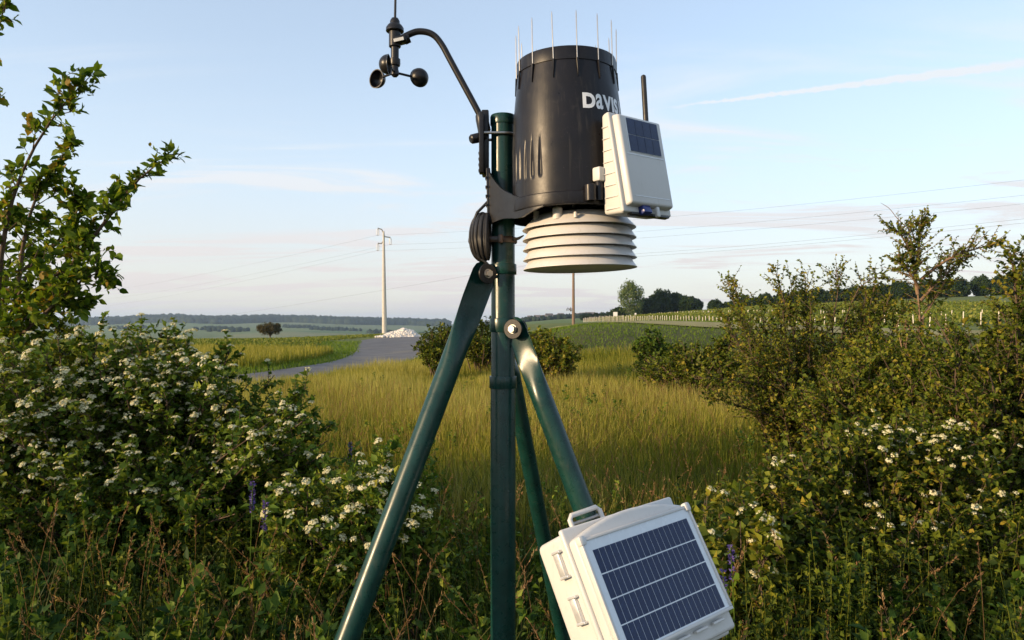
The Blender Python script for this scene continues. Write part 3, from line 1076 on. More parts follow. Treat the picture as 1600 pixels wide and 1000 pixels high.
MB().rbox((0.086, 0.0006, 0.0009), 0, LT @ Matrix.Translation((0.001, 0.0002, 0.0075))).build('lid_groove', 'aluminium', lid)
MB().rbox((0.080, 0.0006, 0.0008), 0, LT @ Matrix.Translation((0.001, 0.0002, -0.058))).build('lid_groove', 'aluminium', lid)
MB().rbox((0.019, 0.012, 0.017), 0.002, FR @ Matrix.Translation((-0.012, 0.0075, -BH / 2 + 0.0055)) @ Matrix.Rotation(R(20), 4, 'X'), 2).build('pull_tab', 'blue_tab', tbox)
MB().rbox((0.007, 0.006, 0.016), 0.0015, FR @ Matrix.Translation((0.012, 0.012, -BH / 2 + 0.002)), 2).build('latch', 'clear_plastic', tbox)
MB().rbox((BW * 0.8, 0.010, 0.004), 0.001, FR @ Matrix.Translation((0.004, 0.001, -BH / 2 - 0.001)), 2).build('drip_lip', 'black_plastic', tbox)
MB().rbox((0.020, 0.016, 0.022), 0.003, TB @ Matrix.Translation((-BW / 2 + 0.004, -0.002, 0.066)), 2).build('mounting_foot', 'box_white', tbox)
ant0 = TB @ Vector((0.044, 0.012, BH - 0.02))
ant1 = at(1012, 121, 1.145) - GC
ant1 = Vector((ant0.x - 0.003, ant0.y, ant1.z))
MB().tube([ant0, ant0.lerp(ant1, 0.3), ant0.lerp(ant1, 0.96), ant0.lerp(ant1, 0.985), ant1], [0.0043, 0.0043, 0.0042, 0.0036, 0.0015], 18).build('antenna', 'black_rubber', tbox)

# ---- anemometer
an0 = at(758, 232, MD)
anem = empty('anemometer', an0, 'black three-cup anemometer on a curved arm reaching left from the mast', 'anemometer')


def ar(px, py, Y=MD):
    return at(px, py, Y) - an0


arm = smooth_curve([ar(754, 188), ar(741, 163), ar(722, 128), ar(703, 93), ar(690, 68), ar(676, 52), ar(655, 48), ar(640, 53), ar(628, 60)], 3)
MB().tube(arm, 0.0056, 16).build('arm', 'black_plastic', anem)
pl = MB()
pl.rbox((0.0125, 0.034, 0.112), 0.002, Matrix.Translation(ar(758.5, 225)), 2)
pl.rbox((0.0085, 0.020, 0.105), 0.0015, Matrix.Translation(ar(752.5, 224, MD - 0.02)), 2)
for k in range(4):
    pl.rbox((0.003, 0.012, 0.004), 0.0006, Matrix.Translation(ar(749, 240 + k * 9, MD - 0.02)), 1)
pl.build('mounting_plate', 'black_plastic', anem)
MB().tube([ar(757, 205), ar(753, 185), ar(749, 178)], [0.0115, 0.0115, 0.008], 20).build('arm_socket', 'black_plastic', anem)
MB().tube([ar(757, 213, MD - 0.012), ar(744, 216, MD - 0.018), ar(737, 217.5, MD - 0.02), ar(735, 218, MD - 0.021)], [0.0085, 0.0085, 0.0082, 0.006], 24).build('bolt_cover', 'black_plastic', anem)
ub_pts = []
for q in range(25):
    g = R(-90 - 100 + q * 200 / 24) + R(90)
    ub_pts.append(Vector((MX - an0.x + math.cos(g) * (MR + 0.0032), math.sin(g) * (MR + 0.0032), mz(213) - an0.z)))
ub_pts = [Vector((ar(756, 213).x, ub_pts[0].y, ub_pts[0].z))] + ub_pts + [Vector((ar(756, 213).x, ub_pts[-1].y, ub_pts[-1].z))]
MB().tube(ub_pts, 0.0026, 12).build('u_bolt', 'steel', anem)
hb = ar(617, 80)
bd = MB()
zc = lambda py: ar(617, py).z
ax = Vector((hb.x, hb.y, 0))
bd.lathe([(0.0, zc(29)), (0.006, zc(29)), (0.0085, zc(33)), (0.0088, zc(37)), (0.0125, zc(40)), (0.0155, zc(44)), (0.0158, zc(49)), (0.0145, zc(50)), (0.0105, zc(50)), (0.0105, zc(73)), (0.0095, zc(74)), (0.0070, zc(74)), (0.0070, zc(92)), (0.0095, zc(92.5)), (0.0098, zc(100)), (0.0088, zc(103)), (0.0062, zc(103)), (0.0062, zc(109)), (0.0072, zc(111)), (0.0070, zc(117)), (0.004, zc(120)), (0.0, zc(120.5))], 40, ax)
bd.build('sensor_body', 'black_plastic', anem)
cl = MB()
clm = Matrix.Translation(ar(627, 63, MD - 0.004)) @ Matrix.Rotation(R(-15), 4, 'Y')
cl.rbox((0.020, 0.020, 0.011), 0.002, clm, 2)
cl.tube([ar(632, 62), ar(640, 59)], [0.009, 0.008], 18)
cl.build('arm_clamp', 'black_plastic', anem)
MB().rbox((0.018, 0.001, 0.006), 0.0004, Matrix.Translation(ar(623, 61.5, MD - 0.0155)) @ Matrix.Rotation(R(-13), 4, 'Y'), 1).build('clamp_label', 'clear_plastic', anem)
# vane above the body
MB().tube([ar(617.3, 31), ar(618.5, -40)], [0.0022, 0.0020], 10).build('vane_shaft', 'black_plastic', anem)
vc = ar(618.5, -40)
MB().prism([(-0.11, 0.0), (-0.10, 0.03), (-0.02, 0.045), (0.0, 0.008), (0.07, 0.004), (0.075, 0.0), (0.07, -0.004), (-0.06, -0.004)], 0.003, Matrix.Translation(vc) @ Matrix.Rotation(R(70), 4, 'Z') @ Matrix.Rotation(R(90), 4, 'X'), 0.0005, 1).build('vane', 'black_plastic', anem)
# cups: hemispherical shells, opening along the tangent of rotation
cupr = 0.0166
hub = Vector((hb.x, hb.y, zc(113.5)))
for ang in (-94, 26, 146):
    a = R(ang)
    rdir = Vector((math.cos(a), math.sin(a), 0))
    tdir = Vector((-math.sin(a), math.cos(a), 0))          # open side faces this way
    cc = hub + rdir * 0.0450 + Vector((0, 0, -0.002))
    prof_c = []
    for k in range(13):
        g = math.pi / 2 * k / 12
        prof_c.append((cupr * math.cos(g) if k < 12 else 0.0001, -cupr * math.sin(g)))
    inner = [(r * 0.91, z * 0.91) for r, z in reversed(prof_c)]
    cup = MB().lathe(inner + [(cupr * 0.93, 0.0008), (cupr * 1.03, 0.0008)] + prof_c, 40, cc, axis=tdir).build('cup', 'black_plastic', anem)
    MB().tube([hub + rdir * 0.004, cc - rdir * cupr * 0.93], 0.0021, 10).build('cup_arm', 'black_plastic', anem)

# ---- solar power box clamped to the right leg
u3 = Vector((0.795, 0.604, 0.056)).normalized()
v3 = Vector((-0.355, 0.345, 0.868))
v3 = (v3 - u3 * v3.dot(u3)).normalized()
n3 = u3.cross(v3)                                    # out of the panel, towards the camera
if n3.y > 0:
    n3 = -n3
tl = at(903, 844, 1.021)
PW, PH = 0.240, 0.167
pc = tl + u3 * (PW / 2) - v3 * (PH / 2)
BX = Matrix(((u3.x, v3.x, n3.x, 0), (u3.y, v3.y, n3.y, 0), (u3.z, v3.z, n3.z, 0), (0, 0, 0, 1)))
kit = empty('solar_power_box', pc - v3 * 0.11 - n3 * 0.06, 'white weatherproof battery box with tilted blue solar panel strapped to the tripod leg', 'solar panel box')
KB = Matrix.Translation(v3 * 0.11 + n3 * 0.06) @ BX      # origin at panel face centre: x right, y up, z out
body = MB().rbox((0.236, 0.215, 0.078), 0.010, KB @ Matrix.Translation((0.0, -0.005, -0.070)), 4, taper=lambda x, y, z: (x * (0.985 if z < 0 else 1), y * (0.985 if z < 0 else 1), z)).build('box_body', 'box_white', kit)
MB().rbox((0.246, 0.224, 0.010), 0.004, KB @ Matrix.Translation((0.0, -0.005, -0.031)), 3).build('seam_flange', 'box_white', kit)


def arc_poly(wd, h0, h1, bulge, nseg=14):
    pts = [(-wd / 2, -h0), (wd / 2, -h0)]
    for k in range(nseg + 1):
        t = k / nseg
        pts.append((wd / 2 - wd * t, h1 + bulge * (1 - (2 * t - 1) ** 2)))
    return pts


klid = MB().prism(arc_poly(0.240, 0.108, 0.088, 0.020), 0.022, KB @ Matrix.Translation((0.0, -0.002, -0.027)), 0.006, 3).build('box_lid', 'box_white', kit)
fr = MB()
fw = 0.005
fr.rbox((PW, fw, 0.009), 0.0012, KB @ Matrix.Translation((0, PH / 2 - fw / 2, 0.0)), 2)
fr.rbox((PW, fw, 0.009), 0.0012, KB @ Matrix.Translation((0, -PH / 2 + fw / 2, 0.0)), 2)
fr.rbox((fw, PH - 2 * fw, 0.009), 0.0012, KB @ Matrix.Translation((-PW / 2 + fw / 2, 0, 0.0)), 2)
fr.rbox((fw, PH - 2 * fw, 0.009), 0.0012, KB @ Matrix.Translation((PW / 2 - fw / 2, 0, 0.0)), 2)
fr.build('panel_frame', 'box_white', klid)
MB().rbox((PW - 2 * fw, PH - 2 * fw, 0.004), 0, KB @ Matrix.Translation((0, 0, 0.0)), 1).build('panel_backing', 'sheet_white', klid)
NCX, NCY = 18, 4
AW, AH = 0.208, 0.140
gx, gy = 0.0008, 0.0018
cwx, chy = (AW - gx * (NCX - 1)) / NCX, (AH - gy * (NCY - 1)) / NCY
cell_me = MB().rbox((cwx, chy, 0.0008), 0, Matrix()).mesh('solar_cell', 'cell', 0)
qk = KB.to_quaternion()
for r_ in range(NCY):
    for c_ in range(NCX):
        link('solar_cell', cell_me, klid, KB @ Vector((-AW / 2 + cwx / 2 + c_ * (cwx + gx) + 0.001, -AH / 2 + chy / 2 + r_ * (chy + gy) - 0.006, 0.0019)), qk)
for r_ in range(NCY - 1):
    MB().rbox((AW, 0.0009, 0.0009), 0, KB @ Matrix.Translation((0.001, -AH / 2 + (r_ + 1) * (chy + gy) - gy / 2 - 0.006, 0.0020))).build('bus_bar', 'aluminium', klid)
for sx_ in (-1, 1):
    MB().rbox((0.012, 0.014, 0.011), 0.003, KB @ Matrix.Translation((sx_ * (PW / 2 - 0.004), PH / 2 - 0.003, 0.001)), 2).build('panel_clip', 'box_white', klid)
for k in range(5):
    MB().rbox((0.026, 0.004, 0.007), 0.001, KB @ Matrix.Translation((-0.08 + k * 0.04, -PH / 2 - 0.007, 0.0)), 1).build('drip_tab', 'box_white', klid)
for k in range(3):
    yy = 0.062 - k * 0.066
    lt = MB().rbox((0.007, 0.034, 0.014), 0.0015, KB @ Matrix.Translation((-0.1205, yy, -0.058)), 2).build('latch', 'aluminium', kit)
    for e in (-1, 1):
        MB().rbox((0.009, 0.004, 0.020), 0.001, KB @ Matrix.Translation((-0.1205, yy + e * 0.0185, -0.056)), 1).build('latch_hook', 'aluminium', lt)
hl = [KB @ Vector(p) for p in ((-0.060, 0.096, -0.075), (-0.060, 0.122, -0.075), (-0.054, 0.128, -0.075), (0.000, 0.130, -0.075), (0.006, 0.124, -0.075), (0.006, 0.098, -0.075))]
MB().tube(hl, 0.0042, 12).build('hanger_loop', 'box_white', kit)
MB().tube([KB @ Vector((-0.060, 0.115, -0.078)), KB @ Vector((0.006, 0.117, -0.078))], 0.0028, 10).build('hanger_bolt', 'steel', kit)
# clamp strap holding the box on the leg

# ------------------------------------------------------------------ vegetation builders
def rnd_dirs(rng, n):
    v = rng.normal(size=(n, 3))
    return unit(v)


def limb_arrays(limbs, s=9):
    """resample polylines (lists of points) to s stations"""
    out = []
    for l in limbs:
        p = smooth_curve([tuple(q) for q in l], 2)
        d = np.concatenate([[0], np.cumsum(np.linalg.norm(np.diff(p, axis=0), axis=1))])
        u = np.linspace(0, d[-1], s)
        out.append(np.stack([np.interp(u, d, p[:, k]) for k in range(3)], -1))
    return np.array(out)


def twigs_on(rng, limbs, per, length, t0=0.3, up=0.35, along=0.55, steps=4, taper=0.5):
    """side shoots growing from the stations of each limb"""
    n, s, _ = limbs.shape
    k = n * per
    li = np.repeat(np.arange(n), per)
    t = t0 + (1 - t0) * rng.random(k) ** 0.8
    f = t * (s - 1)
    i0 = np.minimum(f.astype(int), s - 2)
    fr_ = (f - i0)[:, None]
    p = limbs[li, i0] * (1 - fr_) + limbs[li, i0 + 1] * fr_
    tg = unit(limbs[li, i0 + 1] - limbs[li, i0])
    d = unit(tg * along + rnd_dirs(rng, k) * 0.85 + np.array([0, 0, up]))
    L = length * (0.45 + 0.75 * rng.random(k)) * (1 - taper * t)
    bend = rnd_dirs(rng, k) * 0.25 + np.array([0, 0, 0.12])
    u = np.linspace(0, 1, steps)
    P = p[:, None, :] + d[:, None, :] * (L[:, None] * u[None])[:, :, None] + bend[:, None, :] * (L[:, None] * u[None] ** 2)[:, :, None] * 0.5
    return P


def leaves_on(rng, tw, per, length, width, tint=(0.5, 0.22), detail=1, size_var=0.45, up=0.35, start=0.15):
    n, s, _ = tw.shape
    k = n * per
    ti = np.repeat(np.arange(n), per)
    t = start + (1 - start) * ((np.tile(np.arange(per), n) + rng.random(k)) / per)
    f = np.clip(t, 0, 0.999) * (s - 1)
    i0 = np.minimum(f.astype(int), s - 2)
    fr_ = (f - i0)[:, None]
    p = tw[ti, i0] * (1 - fr_) + tw[ti, i0 + 1] * fr_
    tg = unit(tw[ti, i0 + 1] - tw[ti, i0])
    d = unit(tg * 0.5 + rnd_dirs(rng, k) * 0.9 + np.array([0, 0, 0.1]))
    U = unit(rnd_dirs(rng, k) * 0.7 + np.array([0, 0, up + 0.5]))
    L = length * (1 + size_var * rng.normal(size=k)).clip(0.4, 1.7)
    W = L * width / length * (0.85 + 0.3 * rng.random(k))
    tn = np.clip(tint[0] + tint[1] * rng.normal(size=k) + 0.5 * tint[1] * np.repeat(rng.normal(size=n), per), 0, 1)
    return leaves_geo(p, d, U, L, W, tn, detail)


def bez_stems(rng, base, targets, spread=0.12, s=8, sag=0.0):
    n = len(targets)
    b = np.atleast_2d(np.array(base)) + np.concatenate([rng.normal(size=(n, 2)) * spread, np.zeros((n, 1))], 1)
    mid = b * 0.55 + targets * 0.45 + np.concatenate([rng.normal(size=(n, 2)) * spread, (targets[:, 2:] - b[:, 2:]) * 0.16], 1)
    u = np.linspace(0, 1, s)[None, :, None]
    return b[:, None] * (1 - u) ** 2 + 2 * mid[:, None] * u * (1 - u) + targets[:, None] * u ** 2


def in_ellipsoids(rng, ells, n, lo=0.45):
    wts = np.array([e[1][0] * e[1][2] for e in ells])
    pick = rng.choice(len(ells), n, p=wts / wts.sum())
    c = np.array([tuple(e[0]) for e in ells])[pick]
    r = np.array([e[1] for e in ells])[pick]
    d = rnd_dirs(rng, n)
    rr = (lo + (1 - lo) * rng.random(n) ** 0.6)[:, None]
    return c + d * r * rr


def stem_radii(P, r0, r1):
    n, s, _ = P.shape
    return np.broadcast_to(np.linspace(r0, r1, s)[None], (n, s)).copy()


# a flower head: flat-topped dome of many tiny four-petalled florets
def flower_head(seed, r=0.027, n=30):
    rng = np.random.default_rng(seed)
    a = rng.random(n) * 2 * np.pi
    q = np.sqrt(rng.random(n)) * r
    P = np.stack([q * np.cos(a), q * np.sin(a), 0.010 * (1 - (q / r) ** 2) + 0.003 * rng.normal(size=n)], -1)
    N = unit(np.stack([np.cos(a) * q / r * 0.9, np.sin(a) * q / r * 0.9, np.ones(n)], -1) + 0.35 * rng.normal(size=(n, 3)))
    X = unit(np.cross(N, rnd_dirs(rng, n)))
    Y = np.cross(N, X)
    sz = (0.0075 * (0.8 + 0.5 * rng.random(n)))[:, None]
    V = np.stack([P + X * sz, P + Y * sz, P - X * sz, P - Y * sz], 1).reshape(-1, 3)
    b = (np.arange(n) * 4)[:, None]
    T = np.concatenate([b + [0, 1, 2], b + [0, 2, 3]], 0)
    tn = np.repeat(rng.random(n), 4)
    return np_mesh('flower_cluster', V, T, 'petal', tn)


HEADS = [flower_head(11 + k, 0.024 + 0.004 * (k % 3)) for k in range(5)]


def shrub(name, label, cat, base, ells, seed, stems=60, per=14, twig=0.30, lpt=9, leaf=0.05, lw=0.016, mat='leaf_dogwood', bark='bark', limbs=None, tint=(0.5, 0.22), detail=1,
          flowers=0, head_scale=1.0, group=None, wood_r=0.010, t0=0.3, lo=0.45, flower_ells=None, limb_per=None, limb_twig=None, extra=None, up=0.35, multi=False):
    rng = np.random.default_rng(seed)
    base = Vector(base)
    root = empty(name, base, label, cat, group)
    bb = np.array(base)
    wood, fol = [], []
    tips = []
    if stems:
        tg = in_ellipsoids(rng, ells, stems, lo)
        tg[:, 2] = np.maximum(tg[:, 2], base.z + 0.12)
        bs = base
        if multi:                      # a thicket: every stem rises from the ground under its own part of the crown
            cs = np.array([tuple(e[0]) for e in ells])
            near_ = np.argmin(((tg[:, None, :2] - cs[None, :, :2]) ** 2).sum(-1), 1)
            bs = np.stack([cs[near_, 0], cs[near_, 1], gz(cs[near_, 0], cs[near_, 1])], -1)
        st = bez_stems(rng, bs, tg, 0.2 if multi else 0.12)
        tw = twigs_on(rng, st, per, twig, t0=t0, up=up)
        wood.append(tubes_geo(st - bb, stem_radii(st, wood_r, wood_r * 0.3), 4))
        wood.append(tubes_geo(tw[:, ::3] - bb, stem_radii(tw[:, ::3], wood_r * 0.28, wood_r * 0.12), 3))
        fol.append(leaves_on(rng, tw - bb, lpt, leaf, lw, tint, detail))
        tips.append((tw[:, -1], unit(tw[:, -1] - tw[:, -2])))
    if limbs:
        la = limb_arrays(limbs)
        wood.append(tubes_geo(la - bb, stem_radii(la, wood_r * 1.1, wood_r * 0.28), 5))
        tw = twigs_on(rng, la, limb_per or per, limb_twig or twig, t0=0.18, up=up)
        wood.append(tubes_geo(tw[:, ::3] - bb, stem_radii(tw[:, ::3], wood_r * 0.28, wood_r * 0.12), 3))
        fol.append(leaves_on(rng, tw - bb, lpt, leaf, lw, tint, detail))
        tips.append((tw[:, -1], unit(tw[:, -1] - tw[:, -2])))
    Vw, Tw, _ = join_geo(wood)
    link('branches', np_mesh('branches', Vw, Tw, bark), root)
    Vf, Tf, tn = join_geo(fol)
    link('foliage', np_mesh('foliage', Vf, Tf, mat, tn), root, kind='stuff')
    if flowers:
        P = np.concatenate([t[0] for t in tips])
        D = np.concatenate([t[1] for t in tips])
        # keep the tips that lie on the outer, upper and camera side of the crown
        ell = flower_ells or ells
        best = np.full(len(P), -9.0)
        for c, r in ell:
            q = (P - np.array(tuple(c))) / np.array(r)
            sc_ = q[:, 2] * 0.80 - q[:, 1] * 0.65 + np.linalg.norm(q, axis=1) * 0.25
            sc_ = np.where(np.linalg.norm(q, axis=1) < 1.35, sc_, -9)
            best = np.maximum(best, sc_)
        order = np.argsort(-(best + 0.38 * rng.normal(size=len(P))))
        chosen = []
        cell = {}
        for i_ in order:
            if best[i_] < -1:
                continue
            key = tuple((P[i_] / (0.058 * head_scale)).astype(int))
            if cell.get(key, 0) >= 1:
                continue
            cell[key] = 1
            chosen.append(i_)
            if len(chosen) >= flowers:
                break
        rest = chosen[300:]
        for c_, i_ in enumerate(chosen[:300]):
            up_ = Vector((D[i_][0] * 0.5, D[i_][1] * 0.5 - 0.25, 0.9)).normalized()
            qn = Vector((0, 0, 1)).rotation_difference(up_) @ Quaternion((0, 0, 1), rng.random() * 6.28)
            o = link('flower_cluster', HEADS[c_ % 5], root, Vector(P[i_]) - base + Vector((0, 0, 0.012)), qn)
            k_ = head_scale * (0.75 + 0.5 * rng.random())
            o.scale = (k_, k_, k_)
        if rest:
            gs = []
            for c_, i_ in enumerate(rest):
                hm = HEADS[c_ % 5]
                hv = np.empty(len(hm.vertices) * 3, np.float32)
                hm.vertices.foreach_get('co', hv)
                ht_ = np.empty(len(hm.polygons) * 3, np.int32)
                hm.polygons.foreach_get('vertices', ht_)
                ta = np.empty(len(hm.vertices), np.float32)
                hm.attributes['tint'].data.foreach_get('value', ta)
                gs.append((hv.reshape(-1, 3) * head_scale * (0.7 + 0.4 * rng.random()) + P[i_] - bb, ht_.reshape(-1, 3), ta))
            V_, T_, t_ = join_geo(gs)
            link('small_blossoms', np_mesh('small_blossoms', V_, T_, 'petal', t_), root, kind='stuff')
    return root


def E(px, py, Y, rx, ry, rz):
    return (at(px, py, Y), (rx, ry, rz))


# ------------------------------------------------------------------ shrubs and trees near the camera
# left: flowering dogwood
shrub('dogwood_bush', 'large dogwood bush thick with white flower heads at the left', 'bush', (-2.3, 4.5, gz1(-2.3, 4.5)),
      [E(215, 575, 4.3, 0.44, 0.5, 0.37), E(330, 610, 4.3, 0.36, 0.45, 0.32), E(410, 650, 4.2, 0.34, 0.4, 0.30), E(470, 700, 4.0, 0.22, 0.35, 0.24), E(60, 640, 4.1, 0.60, 0.5, 0.46), E(250, 720, 4.1, 0.6, 0.5, 0.40), E(120, 780, 3.9, 0.75, 0.4, 0.45), E(380, 770, 3.8, 0.45, 0.4, 0.36)],
      101, stems=400, per=25, twig=0.22, lpt=12, leaf=0.031, lw=0.0103, flowers=900, detail=1, head_scale=0.82, t0=0.4,
      flower_ells=[E(215, 565, 4.3, 0.46, 0.55, 0.38), E(60, 640, 4.1, 0.60, 0.5, 0.45), E(340, 610, 4.3, 0.42, 0.45, 0.34), E(430, 665, 4.1, 0.32, 0.35, 0.28), E(200, 700, 4.1, 0.5, 0.45, 0.4), E(480, 700, 4.0, 0.22, 0.35, 0.24)], wood_r=0.009)
shrub('dogwood_bush', 'small low dogwood with scattered white flowers behind the left tripod leg', 'bush', (-0.62, 3.4, 0.0),
      [E(570, 790, 3.3, 0.30, 0.3, 0.27), E(650, 800, 3.4, 0.17, 0.25, 0.26), E(500, 840, 3.2, 0.25, 0.3, 0.3)],
      102, stems=80, per=22, twig=0.18, lpt=12, leaf=0.031, lw=0.0100, flowers=95, head_scale=0.75, tint=(0.55, 0.22), wood_r=0.006)

# left: plum tree with three leafy arms against the sky
tb = Vector((-3.75, 4.9, gz1(-3.75, 4.9)))
rngT = np.random.default_rng(7)
tree = empty('plum_tree', tb, 'leafy young plum tree with three upward arms against the sky at the left', 'tree')
main_limbs = [
    [tb, at(-60, 640, 4.9), at(-10, 560, 4.9), at(25, 470, 4.85), at(60, 390, 4.8)],
    [at(-10, 560, 4.9), at(0, 400, 4.7), at(20, 300, 4.6), at(60, 215, 4.6), at(105, 155, 4.6), at(138, 122, 4.6)],
    [at(25, 470, 4.85), at(40, 350, 4.9), at(70, 275, 4.9), at(112, 232, 4.9)],
    [at(25, 500, 4.85), at(100, 430, 4.8), at(150, 365, 4.7), at(185, 320, 4.7), at(222, 272, 4.7), at(272, 240, 4.7)],
    [at(-10, 560, 4.9), at(60, 500, 4.6), at(110, 450, 4.6), at(165, 415, 4.6), at(178, 440, 4.6)],
    [at(-60, 640, 4.9), at(-40, 400, 5.1), at(-30, 200, 5.1), at(-10, 60, 5.1), at(25, -40, 5.1)],
    [at(-30, 560, 4.9), at(20, 430, 5.2), at(90, 380, 5.3), at(125, 330, 5.3)],
    [at(25, 470, 4.85), at(80, 440, 4.7), at(120, 395, 4.65), at(118, 345, 4.65), at(122, 310, 4.65)],
    [at(-10, 560, 4.9), at(20, 505, 4.8), at(80, 480, 4.75), at(130, 475, 4.7)],
]
la = limb_arrays(main_limbs, 12)
tbn = np.array(tb)
side = twigs_on(rngT, la[1:], 12, 0.36, t0=0.08, up=0.2, along=0.9, taper=0.75)
tw = np.concatenate([twigs_on(rngT, la[1:], 44, 0.20, t0=0.05, up=0.05, along=0.75, taper=0.5), twigs_on(rngT, side, 4, 0.10, t0=0.2, up=0.15, along=0.6, taper=0.3)])
w1 = tubes_geo(la - tbn, np.stack([np.linspace(a, 0.003, 12) for a in (0.05, 0.022, 0.018, 0.022, 0.018, 0.022, 0.018, 0.016, 0.014)]), 7)
w2 = tubes_geo(side - tbn, stem_radii(side, 0.0045, 0.0015), 4)
w3 = tubes_geo(tw - tbn, stem_radii(tw, 0.002, 0.001), 3)
Vw, Tw, _ = join_geo([w1, w2, w3])
link('trunk', np_mesh('trunk', Vw, Tw, 'bark'), tree)
Vf, Tf, tn = leaves_on(rngT, tw - tbn, 7, 0.050, 0.0160, (0.50, 0.27), detail=2, up=0.2)
link('crown', np_mesh('crown', Vf, Tf, 'leaf_plum', tn), tree, kind='stuff')
lf = [np_mesh('leaf', *leaves_geo(np.zeros((1, 3)), np.array([[1.0, 0, 0]]), np.array([[0, 0, 1.0]]), np.array([0.060]), np.array([0.0185]), np.array([t_]), 2, 0.2)[:2], 'leaf_plum', np.full(7, t_)) for t_ in (0.25, 0.5, 0.62, 0.9)]
pick = rngT.choice(len(tw), 260, replace=False)
for k, i_ in enumerate(pick):
    d = Vector(rnd_dirs(rngT, 1)[0]) * 0.8 + Vector(unit(tw[i_, -1] - tw[i_, -2])) * 0.6 + Vector((0, 0, -0.15))
    link('leaf', lf[k % 4], tree, Vector(tw[i_, -1] - tbn), Vector((1, 0, 0)).rotation_difference(d) @ Quaternion((1, 0, 0), rngT.random() * 6.28))

# brownish thorn bush between the tree and the dogwood, and an added shading hedge
shrub('thorn_bush_and_shade_hedge', 'thin brownish thorn thicket between the plum tree and the dogwood, running out of frame left into an unseen hedge added to shade the foreground', 'bush', (-3.7, 3.8, gz1(-3.7, 3.8)),
      [E(40, 540, 4.6, 0.32, 0.4, 0.32), E(110, 545, 4.9, 0.25, 0.3, 0.22), E(-80, 600, 4.6, 0.5, 0.4, 0.5), (Vector((-4.3, 2.6, 0.7)), (0.6, 0.8, 0.75)), (Vector((-4.7, 1.0, 0.7)), (0.7, 1.0, 0.75)), (Vector((-5.0, -0.9, 0.7)), (0.7, 1.1, 0.8)), (Vector((-5.0, -2.8, 0.6)), (0.7, 1.1, 0.7))],  # crowns beyond the left frame edge: unseen hedge, added to shade the foreground
      103, stems=220, per=20, twig=0.28, lpt=9, leaf=0.038, lw=0.016, mat='leaf_thorn', tint=(0.5, 0.28), wood_r=0.007, multi=True)

# right: thorn and rose thickets
rngH = np.random.default_rng(77)
hl_ = [[at(1260, 600, 6.5), at(1240, 520, 6.4), at(1222, 460, 6.4), at(1212, 424, 6.4)], [at(1260, 600, 6.5), at(1262, 500, 6.5), at(1258, 430, 6.5)],
       [at(1300, 600, 6.5), at(1300, 500, 6.5), at(1312, 450, 6.5), at(1306, 420, 6.5)], [at(1300, 600, 6.5), at(1325, 480, 6.5), at(1350, 435, 6.5), at(1388, 432, 6.5)],
       [at(1250, 620, 6.3), at(1180, 600, 6.1), at(1120, 590, 6.0), at(1085, 592, 6.0)], [at(1250, 660, 6.2), at(1170, 640, 6.0), at(1105, 618, 5.9)]]
for k in range(30):
    ex, ey = rngH.uniform(1110, 1430), rngH.uniform(440, 560)
    yy = rngH.uniform(6.0, 7.0)
    hl_.append([at(1260 + 0.15 * (ex - 1260), 660, 6.5), at(1260 + 0.55 * (ex - 1260), 580, 0.5 * (6.5 + yy)), at(1260 + 0.9 * (ex - 1260), ey + 40, yy), at(ex, ey, yy)])
shrub('hawthorn_bush', 'wide hawthorn bush with ragged top left of the small tree', 'bush', tuple(on_ground(1260, 6.6)),
      [E(1250, 590, 6.5, 0.55, 0.6, 0.36), E(1190, 610, 6.3, 0.42, 0.5, 0.22), E(1340, 590, 6.5, 0.45, 0.6, 0.34)], 201, stems=120, per=24, twig=0.32, lpt=15, leaf=0.023, lw=0.0089, mat='leaf_thorn', tint=(0.50, 0.30), wood_r=0.010,
      limbs=hl_, limb_per=46, limb_twig=0.34)
shrub('hawthorn_tree', 'small slender hawthorn tree standing above the right thicket', 'tree', tuple(on_ground(1442, 6.0)), [E(1440, 520, 6.0, 0.3, 0.3, 0.15)], 202, stems=12, per=14, twig=0.26, lpt=14, leaf=0.023, lw=0.0090, mat='leaf_thorn', bark='bark_pale', wood_r=0.014,
      limbs=[[at(1440, 700, 6.0), at(1440, 560, 6.0), at(1436, 470, 6.0), at(1428, 400, 6.0), at(1418, 352, 6.0)], [at(1434, 460, 6.0), at(1425, 400, 6.0), at(1410, 365, 6.0), at(1390, 357, 6.0)],
             [at(1432, 420, 6.0), at(1436, 380, 6.0), at(1440, 350, 6.0)], [at(1436, 440, 6.0), at(1470, 410, 5.9), at(1510, 392, 5.9), at(1562, 380, 5.9)],
             [at(1438, 470, 6.0), at(1465, 440, 6.0), at(1500, 408, 6.1)], [at(1436, 450, 6.0), at(1418, 420, 5.9), at(1404, 408, 5.9)], [at(1440, 500, 6.0), at(1465, 460, 6.1), at(1482, 430, 6.1)]], limb_per=42, limb_twig=0.28, tint=(0.5, 0.25))
bare = smooth_curve([tuple(at(1420, 358, 6.0)), tuple(at(1402, 342, 6.0)), tuple(at(1390, 325, 6.0)), tuple(at(1376, 317, 6.0))], 2)
shrub('rose_thicket', 'dense dark thicket filling the right edge of the picture', 'bush', tuple(on_ground(1580, 4.4)),
      [E(1560, 640, 4.3, 0.45, 0.5, 0.62), E(1650, 600, 4.4, 0.5, 0.5, 0.8), E(1480, 680, 4.4, 0.4, 0.5, 0.50), E(1540, 830, 4.0, 0.55, 0.4, 0.45), E(1500, 560, 4.6, 0.35, 0.4, 0.30)], 203, stems=330, per=24, twig=0.26, lpt=14, leaf=0.024, lw=0.0094, mat='leaf_thorn', tint=(0.38, 0.30), wood_r=0.009,
      limbs=[[at(1600, 620, 4.3), at(1590, 500, 4.3), at(1585, 430, 4.3), at(1578, 395, 4.3)], [at(1600, 600, 4.3), at(1612, 480, 4.3), at(1605, 400, 4.3)]], limb_per=40, limb_twig=0.26)
